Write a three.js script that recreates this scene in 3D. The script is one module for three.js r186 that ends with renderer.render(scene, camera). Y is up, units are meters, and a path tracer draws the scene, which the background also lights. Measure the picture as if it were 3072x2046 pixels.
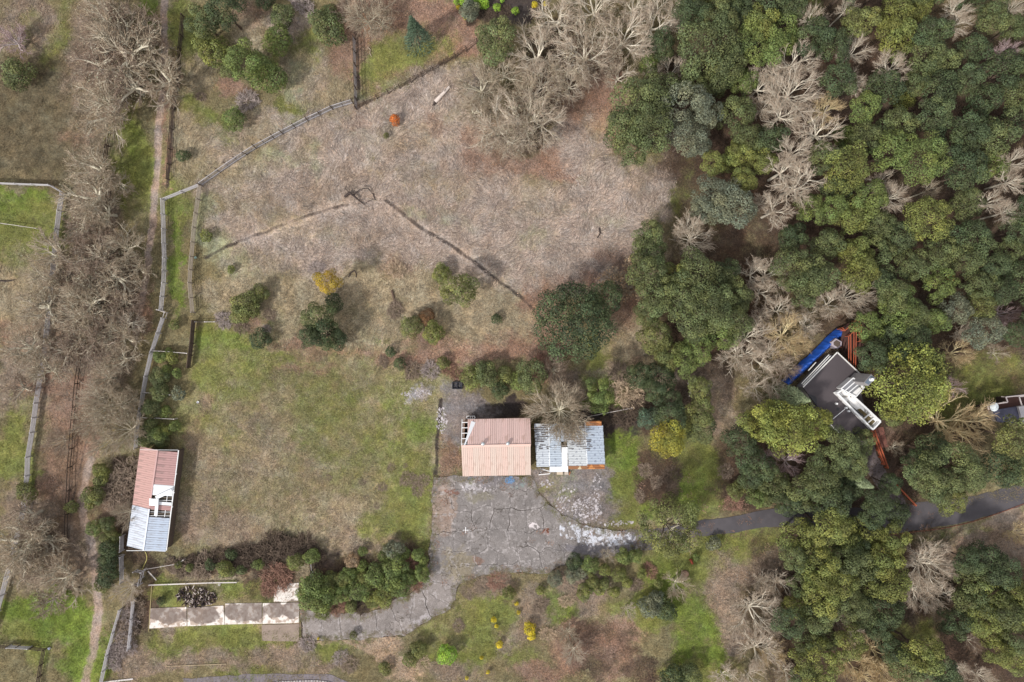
import * as THREE from 'three';
import { mergeGeometries } from 'three/addons/utils/BufferGeometryUtils.js';

// ---------------------------------------------------------------- camera, sky, sun, exposure
const CAM_H = 102, PPM = 20;                       // camera height in metres, photograph pixels per metre of ground
const scene = new THREE.Scene();
const camera = new THREE.PerspectiveCamera(2 * Math.atan(1023 / PPM / CAM_H) * 180 / Math.PI, 3072 / 2046, 0.5, 1500);
camera.position.set(0, CAM_H, 0);
camera.up.set(0, 0, -1);
camera.lookAt(0, 0, 0);
camera.updateMatrixWorld(true);
const renderer = new THREE.WebGLRenderer({ antialias: true });
renderer.toneMapping = THREE.LinearToneMapping;
renderer.toneMappingExposure = 1.12;
renderer.shadowMap.enabled = true;
const SUN = new THREE.Vector3(-0.55, 0.72, 0.5).normalize();
{
  const W = 256, H = 128, d = new Float32Array(W * H * 4);
  for (let r = 0; r < H; r++) for (let c = 0; c < W; c++) {
    const up = ((r + 0.5) / H - 0.5) * Math.PI, az = ((c + 0.5) / W - 0.5) * 2 * Math.PI;
    const x = Math.cos(az) * Math.cos(up), y = Math.sin(up), z = Math.sin(az) * Math.cos(up);
    const cs = Math.max(0, x * SUN.x + y * SUN.y + z * SUN.z);
    const L = y < 0 ? 0.3 : 0.46 + 0.2 * y + 0.42 * Math.pow(cs, 6);       // thin high cloud, brightest round the veiled sun
    const o = (r * W + c) * 4;
    d[o] = L * 0.985; d[o + 1] = L; d[o + 2] = L * 1.07; d[o + 3] = 1;
  }
  const t = new THREE.DataTexture(d, W, H, THREE.RGBAFormat, THREE.FloatType);
  t.mapping = THREE.EquirectangularReflectionMapping; t.magFilter = THREE.LinearFilter; t.needsUpdate = true;
  scene.background = t; scene.environment = t;
}
const sun = new THREE.DirectionalLight(new THREE.Color(1, 0.955, 0.9), 3.1);
sun.name = 'sun';
sun.position.copy(SUN).multiplyScalar(220);
sun.castShadow = true;
sun.shadow.radius = 8;
Object.assign(sun.shadow.camera, { left: -120, right: 120, top: 100, bottom: -100, near: 1, far: 500 });
sun.shadow.mapSize.set(4096, 4096);
scene.add(sun, sun.target);

// ---------------------------------------------------------------- numbers
function rng(seed) { let a = seed >>> 0; return () => { a = (a + 0x6d2b79f5) | 0; let t = Math.imul(a ^ (a >>> 15), 1 | a); t = (t + Math.imul(t ^ (t >>> 7), 61 | t)) ^ t; return ((t ^ (t >>> 14)) >>> 0) / 4294967296; }; }
const HASH = new Float32Array(65536); { const r = rng(77); for (let i = 0; i < 65536; i++) HASH[i] = r(); }
const hsh = (x, y) => HASH[((x * 1619 + y * 31337) ^ (y << 7) ^ (x << 3)) & 65535];
function vn(x, y) { const ix = Math.floor(x), iy = Math.floor(y); let fx = x - ix, fy = y - iy; fx = fx * fx * (3 - 2 * fx); fy = fy * fy * (3 - 2 * fy); const a = hsh(ix, iy), b = hsh(ix + 1, iy), c = hsh(ix, iy + 1), d = hsh(ix + 1, iy + 1); return a + (b - a) * fx + (c - a) * fy + (a - b - c + d) * fx * fy; }
const fbm = (x, y, n = 4) => { let s = 0, a = 0.5, t = 0; for (let i = 0; i < n; i++) { s += a * vn(x + i * 17.3, y - i * 9.1); t += a; a *= 0.5; x *= 2.03; y *= 2.03; } return s / t; };
const clamp = (x, a = 0, b = 1) => (x < a ? a : x > b ? b : x), lerp = (a, b, t) => a + (b - a) * t;
const smooth = (a, b, x) => { const t = clamp((x - a) / (b - a)); return t * t * (3 - 2 * t); };
const lin = (c) => { c /= 255; return c <= 0.04045 ? c / 12.92 : Math.pow((c + 0.055) / 1.055, 2.4); };
const rgb = (r, g, b, k = 1) => new THREE.Color().setRGB(lin(r) * k, lin(g) * k, lin(b) * k);
const V3 = (x, y, z) => new THREE.Vector3(x, y, z);

// a point of the photograph (3072 x 2046) at height h above the ground, in metres
const at = (px, py, h = 0) => { const k = (CAM_H - h) / CAM_H / PPM; return V3((px - 1536) * k, h, (py - 1023) * k); };
const D = 3072 / 2354;

// flat where things are paved or built, gently uneven elsewhere
function groundY(x, z) {
  const px = x * PPM + 1536, py = z * PPM + 1023;
  const paved = Math.max(smooth(60, 0, Math.max(1230 - px, px - 1960, 1220 - py, py - 1960)), smooth(60, 0, Math.max(430 - px, px - 1300, 1720 - py, py - 1960)),
    smooth(60, 0, Math.max(1900 - px, px - 3300, 1380 - py, py - 1680)), smooth(60, 0, Math.max(340 - px, px - 560, 1320 - py, py - 1680)), smooth(60, 0, Math.max(2360 - px, px - 2760, 950 - py, py - 1420)),
    smooth(60, 0, Math.max(560 - px, px - 1100, 1990 - py)), smooth(60, 0, Math.max(2900 - px, 1140 - py, py - 1330)));
  return (1 - paved) * ((fbm(x * 0.09 + 5, z * 0.09) - 0.5) * 0.5 + (fbm(x * 0.5, z * 0.5 + 9, 3) - 0.5) * 0.16) - 0.002;
}

// ---------------------------------------------------------------- scene bookkeeping
const taken = new Map();
const numbered = (n) => { const k = taken.get(n) ?? 0; taken.set(n, k + 1); return k ? n + '_' + String(k).padStart(3, '0') : n; };
function tag(o, label, category, group, kind) { if (label) o.userData.label = label; if (category) o.userData.category = category; if (group) o.userData.group = group; if (kind) o.userData.kind = kind; return o; }
function thing(name, label, category, group) { const g = new THREE.Group(); g.name = numbered(name); tag(g, label, category, group); scene.add(g); return g; }
function part(name, geo, mat, parent) { const m = new THREE.Mesh(geo, mat); m.name = parent === scene ? numbered(name) : name; m.castShadow = m.receiveShadow = true; parent.add(m); return m; }
const std = (color, roughness = 0.9, extra = {}) => new THREE.MeshStandardMaterial({ color, roughness, metalness: 0, ...extra });

function boxGeo(w, h, d, x = 0, y = 0, z = 0) { const g = new THREE.BoxGeometry(w, h, d); g.translate(x, y, z); return g; }
const UNIT = new THREE.BoxGeometry(1, 1, 1);
// a bar from a to b (Vector3) of section w (across) x t (up)
function bar(name, a, b, w, t, mat, parent) {
  const m = part(name, UNIT, mat, parent), d = b.clone().sub(a), L = d.length();
  m.position.copy(a).add(b).multiplyScalar(0.5); m.scale.set(w, t, L);
  const z = d.normalize(), x = V3(0, 1, 0).cross(z); if (x.lengthSq() < 1e-6) x.set(1, 0, 0); x.normalize();
  m.quaternion.setFromRotationMatrix(new THREE.Matrix4().makeBasis(x, z.clone().cross(x), z));
  return m;
}
// raw triangle soup with normals and colours
class Soup {
  constructor() { this.p = []; this.n = []; this.c = []; this.i = []; }
  get count() { return this.p.length / 3; }
  tube(a, b, r1, r2, sides, col) {
    const d = b.clone().sub(a).normalize(), u = Math.abs(d.y) < 0.9 ? V3(0, 1, 0).cross(d).normalize() : V3(1, 0, 0).cross(d).normalize(), v = d.clone().cross(u), s0 = this.count;
    for (let k = 0; k < sides; k++) {
      const t = k / sides * 2 * Math.PI, cx = Math.cos(t), sx = Math.sin(t), nx = u.x * cx + v.x * sx, ny = u.y * cx + v.y * sx, nz = u.z * cx + v.z * sx;
      this.p.push(a.x + nx * r1, a.y + ny * r1, a.z + nz * r1, b.x + nx * r2, b.y + ny * r2, b.z + nz * r2);
      this.n.push(nx, ny, nz, nx, ny, nz); this.c.push(...col, ...col);
    }
    for (let k = 0; k < sides; k++) { const p = s0 + k * 2, q = s0 + ((k + 1) % sides) * 2; this.i.push(p, q, p + 1, q, q + 1, p + 1); }
  }
  leaf(x, y, z, n, t, len, wid, col, sn) {      // a rhombic leaf or spray
    const bx = n.y * t.z - n.z * t.y, by = n.z * t.x - n.x * t.z, bz = n.x * t.y - n.y * t.x, s0 = this.count;
    this.p.push(x - t.x * len, y - t.y * len, z - t.z * len, x + bx * wid, y + by * wid, z + bz * wid, x + t.x * len, y + t.y * len, z + t.z * len, x - bx * wid, y - by * wid, z - bz * wid);
    for (let k = 0; k < 4; k++) { this.n.push(sn.x, sn.y, sn.z); this.c.push(col[0], col[1], col[2]); }
    this.i.push(s0, s0 + 2, s0 + 1, s0, s0 + 3, s0 + 2);
  }
  tri(a, c, b, n, col) { const s0 = this.count; this.p.push(...a, ...b, ...c); for (let k = 0; k < 3; k++) { this.n.push(...n); this.c.push(...col); } this.i.push(s0, s0 + 1, s0 + 2); }
  geo() { const g = new THREE.BufferGeometry(); g.setAttribute('position', new THREE.Float32BufferAttribute(this.p, 3)); g.setAttribute('normal', new THREE.Float32BufferAttribute(this.n, 3)); g.setAttribute('color', new THREE.Float32BufferAttribute(this.c, 3)); g.setIndex(this.i); return g; }
}

// ---------------------------------------------------------------- ground: what grows and lies where
// kinds of ground cover and their colours; the soil kind also paints some shade
const COVER = {
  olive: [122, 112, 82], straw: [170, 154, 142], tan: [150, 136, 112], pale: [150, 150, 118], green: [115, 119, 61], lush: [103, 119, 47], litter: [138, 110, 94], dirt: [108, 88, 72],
  mauve: [138, 121, 106], trodden: [98, 88, 68], duff: [78, 61, 50], soil: [56, 47, 44], path: [150, 132, 120], gravel: [122, 114, 112], chip: [176, 170, 170], clay: [170, 146, 124],
};
const KINDS = Object.keys(COVER), KI = Object.fromEntries(KINDS.map((k, i) => [k, i]));
// patches: kind, weight, then x y rx ry (turn) in hundredths of the picture read off the photograph (2354 wide)
const PATCH = [
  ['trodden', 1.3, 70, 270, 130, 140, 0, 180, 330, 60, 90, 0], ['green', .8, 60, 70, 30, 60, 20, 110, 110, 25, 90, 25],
  ['lush', 1.2, 60, 450, 60, 22, 0, 35, 470, 40, 25, 0], ['green', 1.2, 70, 520, 90, 70, 0, 20, 600, 40, 40, 0], ['tan', .9, 40, 660, 70, 90, 0, 60, 600, 50, 50, 0, 20, 740, 40, 60, 0],
  ['mauve', 1.2, 230, 200, 80, 190, 0, 220, 480, 60, 110, 0, 200, 700, 110, 130, 0, 120, 820, 110, 110, 0, 240, 800, 70, 110, 0, 60, 900, 70, 60, 0, 60, 60, 70, 60, 0],
  ['duff', 1.1, 250, 660, 60, 60, 0, 230, 760, 60, 70, 0, 220, 120, 60, 60, 0, 270, 620, 40, 60, 0], ['litter', 1.1, 150, 890, 70, 40, 0, 170, 950, 60, 60, 0, 190, 1010, 40, 60, 0, 60, 900, 30, 30, 0, 20, 770, 30, 30, 0, 150, 300, 30, 20, 0, 180, 330, 20, 30, 0],
  ['green', 1.1, 300, 350, 40, 110, 0, 320, 420, 40, 80, 0, 270, 380, 30, 50, 0], ['lush', 1.0, 305, 320, 25, 50, 0, 250, 350, 20, 40, 0, 400, 570, 12, 110, 0, 410, 660, 14, 60, 0, 335, 20, 15, 40, 0],
  ['green', .8, 410, 30, 14, 120, 0, 405, 480, 25, 60, 0], ['olive', .9, 345, 640, 30, 160, 0, 320, 800, 30, 100, 0, 330, 480, 30, 60, 0, 400, 780, 40, 40, 0, 420, 900, 40, 90, 0], ['litter', .8, 388, 330, 10, 120, 0, 330, 720, 14, 70, 0, 395, 180, 14, 60, 0],
  ['tan', .8, 450, 330, 50, 90, 0, 540, 380, 70, 60, 0, 580, 300, 60, 60, 0, 690, 180, 60, 70, 0, 450, 180, 40, 60, 0, 760, 200, 50, 60, 0, 580, 60, 50, 60, 0],
  ['straw', .7, 520, 330, 50, 60, 0, 640, 300, 60, 40, 0, 720, 180, 30, 70, 10, 660, 60, 40, 40, 0, 490, 430, 50, 25, -20], ['green', .9, 670, 250, 30, 40, 0, 430, 90, 30, 60, 0, 620, 150, 30, 30, 0, 460, 250, 40, 30, 0, 520, 300, 30, 40, 0, 700, 120, 30, 60, 0],
  ['litter', 1.0, 580, 40, 40, 30, 0, 540, 190, 40, 20, 30, 900, 20, 110, 60, 0, 800, 130, 40, 50, 0, 820, 60, 60, 60, 0], ['litter', 1.7, 1040, 60, 48, 60, 0, 1075, 100, 26, 30, 20, 990, 20, 50, 30, 0],
  ['green', 1.0, 890, 140, 60, 50, 0, 880, 200, 60, 30, -20, 1010, 100, 40, 30, 0, 960, 130, 60, 30, -20], ['lush', .9, 1045, 75, 18, 14, 0], ['litter', .6, 930, 170, 60, 14, -28, 850, 210, 30, 20, 0, 1000, 140, 40, 14, -28],
  ['soil', 2.6, 1150, 8, 95, 38, -5, 1080, 30, 30, 20, 0, 1230, 15, 30, 25, 0],
  ['straw', 1.15, 770, 340, 150, 80, -25, 640, 440, 130, 70, -25, 940, 260, 160, 70, -22, 1000, 340, 190, 100, 0], ['straw', 1.5, 900, 400, 120, 60, 0, 1140, 500, 230, 110, 10, 1300, 560, 200, 90, 0, 1400, 450, 140, 70, 0, 860, 480, 190, 70, 0, 690, 560, 170, 70, 0, 560, 520, 80, 60, 0, 1000, 560, 190, 60, 0, 1180, 620, 140, 50, 0, 1500, 420, 60, 60, 0, 1320, 330, 60, 70, 20],
  ['mauve', 1.35, 740, 440, 90, 36, -15, 930, 330, 60, 40, 0, 1090, 560, 70, 22, 0, 860, 540, 80, 24, 0, 700, 410, 60, 30, -20, 1000, 480, 60, 30, 0, 1100, 420, 60, 20, 0, 1480, 430, 40, 40, 0, 600, 470, 60, 30, -20, 640, 400, 50, 30, 0, 900, 520, 60, 30, 0, 820, 430, 70, 40, 0], ['litter', .9, 800, 300, 60, 20, -20, 1000, 280, 50, 30, 0, 1060, 400, 60, 24, 0, 1180, 430, 90, 22, 0, 560, 540, 40, 20, 0], ['pale', .95, 640, 380, 60, 30, -20, 820, 320, 40, 20, 0, 1240, 560, 60, 18, 0, 1030, 500, 60, 16, 20, 1380, 500, 50, 20, 0], ['olive', 1.05, 720, 330, 70, 24, -25, 640, 500, 70, 24, -10, 960, 400, 60, 20, 0, 1330, 420, 50, 24, 0, 1180, 350, 60, 20, 0, 520, 500, 60, 60, 0, 600, 590, 90, 30, 0, 1230, 430, 50, 20, 0, 860, 380, 40, 30, 0], ['tan', 1.2, 560, 480, 90, 60, -20, 940, 320, 100, 40, 0, 1240, 470, 80, 40, 0, 1020, 430, 90, 30, 0, 700, 520, 120, 30, 0], ['pale', 1.2, 735, 380, 14, 46, 0, 470, 510, 28, 60, 0, 500, 570, 34, 40, 0, 945, 490, 34, 18, 20, 730, 340, 12, 30, 0, 560, 610, 40, 30, 0, 760, 540, 20, 30, 0, 690, 190, 16, 60, 0],
  ['litter', 1.3, 1150, 370, 120, 34, 5, 1260, 390, 70, 40, 0, 1350, 250, 50, 80, 25, 1300, 190, 70, 60, 0, 1100, 310, 30, 60, 0, 1440, 330, 34, 34, 0, 1380, 170, 60, 60, 0, 1400, 220, 30, 40, 0], ['clay', .7, 1380, 300, 40, 80, 20, 1110, 290, 40, 40, 0],
  ['duff', 1.2, 1200, 330, 50, 40, 0, 1290, 130, 70, 70, 0, 1230, 250, 60, 40, 0], ['green', 1.0, 1580, 420, 22, 60, 10, 1560, 470, 20, 30, 0, 1490, 370, 30, 20, 0], ['olive', .9, 1480, 390, 50, 40, 0, 1470, 430, 30, 30, 0],
  ['tan', 1.2, 620, 650, 120, 70, 0, 860, 660, 150, 70, 0, 1010, 700, 120, 60, 0, 1120, 690, 80, 60, 0, 520, 680, 60, 50, 0, 700, 740, 80, 50, 0, 850, 760, 100, 50, 0, 1150, 750, 80, 40, 0], ['olive', .9, 640, 620, 90, 40, 0, 860, 620, 70, 40, 0, 1050, 650, 60, 30, 0, 850, 720, 60, 40, 0, 490, 620, 30, 60, 0],
  ['litter', 1.3, 1250, 660, 46, 40, 0, 1400, 600, 60, 24, 0, 1230, 710, 40, 50, 0, 1180, 790, 120, 34, 0, 1270, 770, 34, 50, 0, 1060, 830, 110, 20, 0, 920, 820, 120, 18, 0, 740, 800, 70, 20, 0, 765, 630, 20, 40, 0, 910, 620, 34, 26, 0, 690, 790, 30, 20, 0, 1010, 780, 70, 14, 0, 1440, 590, 30, 30, 0, 1330, 640, 60, 16, 0],
  ['litter', 1.0, 1430, 720, 40, 60, 0, 1240, 850, 30, 30, 0, 600, 770, 30, 16, 30, 1460, 830, 20, 30, 0, 1040, 800, 90, 20, 0, 700, 840, 90, 12, 0], ['clay', .8, 1100, 800, 60, 10, 0, 900, 790, 60, 12, -15, 860, 760, 8, 40, 10, 620, 780, 40, 8, 30],
  ['green', 1.2, 560, 870, 110, 46, 0, 500, 800, 50, 50, 0, 620, 820, 60, 30, 20, 780, 950, 130, 60, 0, 900, 1000, 90, 50, 0, 690, 880, 90, 34, 0, 850, 900, 80, 40, 0, 480, 880, 30, 60, 0, 940, 1080, 60, 60, 0, 930, 1180, 60, 70, 0, 850, 1070, 60, 50, 0, 870, 1210, 40, 40, 0, 760, 1020, 60, 40, 0, 980, 1240, 30, 30, 0],
  ['lush', 1.0, 545, 790, 50, 20, 20, 960, 985, 50, 30, 0, 590, 850, 30, 20, 0, 900, 1030, 50, 20, 0, 890, 930, 30, 20, 0, 940, 1130, 30, 30, 0, 680, 1000, 40, 20, 0, 480, 790, 20, 30, 0],
  ['tan', .8, 700, 1020, 300, 250, 0], ['olive', .85, 700, 1020, 300, 250, 0], ['green', .74, 700, 1000, 310, 260, 0, 640, 1120, 60, 50, 0], ['mauve', 1.02, 560, 950, 60, 50, 0, 620, 1010, 100, 60, 0, 590, 1120, 140, 80, 0, 710, 1180, 130, 70, 0, 480, 1080, 50, 90, 0, 790, 1240, 90, 40, 0, 560, 1210, 100, 50, 0, 450, 1180, 40, 60, 0, 720, 1080, 50, 50, 0, 870, 1250, 60, 20, 0], ['tan', 1.0, 600, 1080, 120, 90, 0, 720, 1180, 120, 60, 0, 500, 1000, 30, 70, 0, 620, 1200, 60, 40, 0, 540, 1230, 60, 30, 0, 680, 1140, 60, 30, 0, 800, 1180, 40, 40, 0], ['litter', .8, 465, 950, 18, 60, 0, 450, 1020, 20, 60, 0, 520, 1180, 30, 20, 0, 560, 1240, 40, 14, 0, 510, 1060, 30, 20, 0],
  ['soil', 1.6, 640, 1262, 90, 22, 0, 540, 1280, 80, 12, 0, 440, 1285, 50, 8, 0, 745, 1290, 22, 40, -10, 850, 1380, 60, 20, 0], ['duff', 1.1, 840, 1330, 130, 50, 0, 640, 1330, 70, 40, 0, 960, 1290, 40, 60, 0, 560, 1300, 120, 24, 0, 320, 1180, 50, 120, 0, 330, 1400, 30, 60, 0],  // soil blobs paint in the cast shade along the hedge and its gate
  ['tan', 1.1, 500, 1320, 100, 18, 0, 640, 1350, 30, 20, 0, 700, 1320, 30, 30, 0], ['green', 1.2, 380, 1370, 30, 26, 0, 540, 1355, 40, 22, 0, 610, 1350, 30, 26, 0], ['duff', 1.0, 350, 1320, 16, 60, 0, 600, 1320, 30, 40, 0],
  ['green', 1.1, 420, 1480, 70, 34, 0, 540, 1460, 80, 24, 0, 700, 1460, 40, 16, 0, 560, 1540, 60, 20, 0, 760, 1500, 40, 20, 0], ['lush', .7, 560, 1545, 34, 14, 0, 520, 1450, 30, 12, 0, 400, 1490, 30, 14, 0], ['mauve', 1.0, 480, 1520, 130, 22, 0, 640, 1500, 80, 24, 0, 320, 1520, 60, 30, 0, 720, 1530, 60, 20, 0, 380, 1440, 20, 30, 0],
  ['clay', 1.0, 740, 1470, 40, 12, 15, 830, 1490, 50, 10, 28, 900, 1525, 50, 12, 30, 880, 1470, 30, 30, 0, 930, 1550, 40, 20, 0, 720, 1440, 60, 12, 0], ['olive', .9, 1000, 1440, 90, 60, 0, 830, 1460, 50, 20, 0], ['green', 1.0, 1020, 1420, 60, 50, 0, 1090, 1490, 50, 60, 0, 1130, 1420, 70, 40, 0, 990, 1500, 40, 40, 0, 1200, 1500, 40, 30, 0],
  ['mauve', 1.0, 1010, 1350, 90, 20, -20, 1140, 1350, 60, 20, -15, 1240, 1400, 50, 40, 0, 1060, 1540, 60, 30, 0, 1180, 1460, 40, 40, 0, 1330, 1350, 60, 60, 0], ['duff', 1.1, 1380, 1490, 80, 60, 0], ['litter', 1.0, 1340, 1470, 60, 40, 0, 1410, 1510, 50, 50, 0, 1430, 1440, 50, 30, 0, 1300, 1510, 40, 40, 0, 1240, 1550, 60, 20, 0], ['duff', .9, 1400, 1450, 40, 30, 0, 1470, 1540, 50, 30, 0, 1330, 1480, 20, 30, 0],
  ['lush', 1.0, 1590, 1430, 50, 60, 0, 1560, 1370, 40, 30, 0, 1530, 1330, 40, 40, 0, 1290, 1400, 40, 40, 0, 1610, 1500, 60, 20, 0, 1280, 1370, 20, 30, 0], ['green', 1.1, 1560, 1300, 80, 60, 0, 1650, 1250, 80, 30, 0, 1480, 1400, 60, 40, 0, 1600, 1550, 80, 30, 0, 1760, 1220, 40, 30, 0, 1700, 1280, 40, 30, 0], ['mauve', 1.0, 1650, 1370, 50, 70, 0, 1700, 1310, 70, 40, 0, 1690, 1440, 40, 60, 0, 1780, 1300, 40, 50, 0],
  ['lush', 1.1, 1435, 1080, 34, 70, 0, 1430, 1010, 40, 34, 0, 1310, 1105, 30, 20, 0, 1600, 1130, 40, 50, 0, 1500, 1170, 30, 20, 0], ['green', 1.1, 1425, 1160, 40, 60, 0, 1610, 1080, 50, 70, 0, 1620, 1160, 60, 30, 0, 1530, 1030, 40, 40, 0, 1580, 1010, 50, 50, 0, 1280, 1130, 40, 24, 0], ['duff', 1.3, 1500, 1100, 40, 60, 0, 1540, 1110, 26, 50, 0, 1480, 950, 60, 40, 0, 1560, 940, 40, 30, 0, 1720, 1080, 80, 100, 0], ['mauve', .9, 1560, 880, 60, 40, 0, 1630, 880, 60, 60, 0, 1640, 960, 50, 50, 0, 1580, 850, 40, 30, 0],
  ['lush', 1.0, 1390, 890, 50, 40, 0, 1380, 920, 60, 20, 0], ['soil', 2.0, 1400, 962, 70, 26, 0, 1450, 975, 30, 30, 0, 1150, 945, 60, 22, 0], ['tan', 1.0, 1430, 790, 50, 60, 0, 1480, 790, 30, 60, 0], ['green', .8, 1380, 800, 40, 40, 0, 1440, 850, 30, 30, 0, 1400, 770, 30, 30, 0], ['mauve', .9, 1410, 860, 50, 24, 0, 1320, 880, 60, 30, 0],  // soil blobs darken the ground with painted shade behind barn and shed
  ['gravel', 1.8, 1340, 1120, 60, 60, 0, 1360, 1180, 50, 40, 0, 1040, 960, 40, 60, 0, 960, 905, 30, 10, 0, 1290, 1170, 60, 30, 30, 1100, 940, 40, 24, 0, 1250, 1100, 30, 20, 0], ['litter', 1.0, 1030, 1040, 30, 40, 0, 1020, 1080, 24, 20, 0], ['chip', 1.3, 955, 905, 34, 10, 0],
  ['duff', 1.5, 1900, 300, 330, 330, 0, 2200, 500, 260, 420, 0, 2050, 900, 200, 200, 0, 1650, 700, 120, 160, 0, 1580, 300, 90, 160, 0, 1950, 1350, 200, 260, 0, 2250, 1450, 140, 140, 0, 1900, 1100, 160, 60, 0, 2050, 1040, 60, 160, 0], ['soil', .8, 1990, 1180, 80, 60, 0, 2000, 860, 40, 120, 0],
  ['green', 1.4, 2250, 880, 90, 60, 0, 2170, 940, 40, 60, 0, 2080, 1450, 60, 30, 0, 2300, 850, 60, 40, 0], ['lush', .8, 2220, 910, 30, 30, 0, 1880, 60, 14, 70, 0, 1870, 20, 20, 60, 0, 2060, 970, 16, 20, 0], ['litter', 1.2, 2335, 860, 40, 40, 0, 2050, 1010, 20, 30, 0], ['mauve', 1.5, 2240, 1260, 120, 40, -10, 2320, 1230, 50, 60, 0, 2150, 1260, 70, 26, 0], ['green', .9, 2130, 1250, 70, 16, -10, 2250, 1225, 60, 10, -10],
  ['lush', 1.6, 70, 1400, 70, 30, 0, 150, 1430, 60, 60, 0, 190, 1520, 50, 50, 0, 120, 1420, 60, 40, 0], ['lush', 1.2, 250, 1530, 16, 50, 10, 250, 1460, 14, 30, 0], ['green', 1.2, 40, 1440, 50, 30, 0, 90, 1500, 40, 50, 0], ['olive', 1.2, 50, 1530, 60, 40, 0, 150, 1530, 26, 60, 0], ['mauve', 1.2, 110, 1280, 100, 70, 0, 60, 1180, 60, 60, 0, 170, 1250, 40, 60, 0], ['dirt', 1.1, 150, 1100, 60, 100, 0, 160, 1200, 40, 60, 0, 250, 1170, 30, 40, 0], ['litter', .9, 140, 1090, 50, 50, 0, 180, 1040, 30, 40, 0], ['green', 1.1, 40, 940, 30, 50, 0, 60, 1080, 20, 60, 0, 20, 1040, 30, 60, 0],
];
// worn tracks, furrows and dark fence-foot lines: kind, weight, half width, points (2354 wide)
const LINES = [
  ['path', 2.4, 7, 378, -20, 377, 160, 366, 290, 358, 420, 350, 520, 335, 620, 322, 720, 308, 790], ['path', 2.4, 9, 210, 1060, 195, 1100, 188, 1140, 192, 1190, 210, 1245, 220, 1330, 226, 1400, 216, 1470, 204, 1530, 194, 1590],
  ['soil', 2.3, 4, 470, 590, 540, 560, 640, 520, 720, 490, 800, 470], ['soil', 3, 4.5, 885, 460, 960, 520, 1040, 565, 1100, 610, 1150, 650, 1200, 685], ['soil', 2.2, 4, 1200, 685, 1250, 740], ['straw', 1.4, 9, 880, 470, 955, 532, 1035, 578, 1095, 622, 1150, 665],
  ['soil', 2.2, 4, 1012, 920, 1005, 1000, 1000, 1100, 998, 1250], ['soil', 1.6, 3, 250, 720, 225, 900, 190, 1050, 165, 1160, 158, 1260], ['soil', 1.6, 4, 421, 40, 413, 150, 400, 260, 392, 350, 385, 430], ['soil', 1.4, 4, 255, 320, 245, 380, 258, 430], ['duff', 1.4, 8, 560, 745, 600, 770, 640, 795], ['soil', 1.2, 3, 175, 1370, 185, 1340, 195, 1310],
  ['soil', 1.5, 5, 818, 20, 818, 100, 822, 180, 820, 250], ['duff', 1.3, 5, 820, 248, 900, 210, 1000, 155, 1098, 98], ['clay', 1.2, 4, 760, 1460, 830, 1492, 900, 1522, 965, 1575], ['soil', 1.2, 4, 1470, 780, 1480, 800, 1420, 850],  // first soil line paints in the shade beside the board fence mesh
  ['duff', 1.2, 7, 115, 150, 90, 180, 55, 205],
];
const CW = 768, CH = 512, GX = 168, GZ = 112;                        // coarse weights; the map covers GX x GZ metres
const coarse = new Float32Array(CW * CH * KINDS.length), coarseL = new Float32Array(CW * CH * KINDS.length);
{
  const cx = (i) => ((i + 0.5) / CW - 0.5) * GX * PPM + 1536, cy = (j) => ((j + 0.5) / CH - 0.5) * GZ * PPM + 1023;
  const sx = CW / (GX * PPM), sy = CH / (GZ * PPM), K = KINDS.length;
  for (let o = 0; o < CW * CH; o++) coarse[o * K + KI.olive] = 0.45;
  const put = (k, w, x, y, rx, ry, turn, coarse_ = coarse) => {
    const c = Math.cos(turn), s = Math.sin(turn), R = Math.max(rx, ry) * 1.6;
    const i0 = Math.max(0, Math.floor((x - R - 1536 + GX * PPM / 2) * sx)), i1 = Math.min(CW - 1, Math.ceil((x + R - 1536 + GX * PPM / 2) * sx));
    const j0 = Math.max(0, Math.floor((y - R - 1023 + GZ * PPM / 2) * sy)), j1 = Math.min(CH - 1, Math.ceil((y + R - 1023 + GZ * PPM / 2) * sy));
    for (let j = j0; j <= j1; j++) for (let i = i0; i <= i1; i++) {
      const dx = cx(i) - x, dy = cy(j) - y, u = (dx * c + dy * s) / rx, v = (-dx * s + dy * c) / ry, q = Math.sqrt(u * u + v * v);
      if (q < 1.6) { const o = (j * CW + i) * K + KI[k]; coarse_[o] = Math.max(coarse_[o], w * smooth(1.5, 0.55, q)); }
    }
  };
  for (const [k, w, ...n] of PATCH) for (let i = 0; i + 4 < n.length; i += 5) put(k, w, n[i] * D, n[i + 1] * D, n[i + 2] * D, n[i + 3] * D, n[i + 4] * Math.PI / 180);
  for (const [k, w, hw, ...n] of LINES) for (let i = 0; i + 3 < n.length; i += 2) {
    const L = Math.hypot(n[i + 2] - n[i], n[i + 3] - n[i + 1]), m = Math.ceil(L / (hw * 0.7));
    for (let q = 0; q <= m; q++) { const t = q / m, x = lerp(n[i], n[i + 2], t), y = lerp(n[i + 1], n[i + 3], t), wob = (fbm(x * 0.05, y * 0.05) - 0.5) * hw * 0.8; put(k, w * (0.6 + 0.6 * vn(x * 0.08, y * 0.08)), (x + wob) * D, (y + wob) * D, hw * D, hw * D, 0, coarseL); }
  }
}
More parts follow.
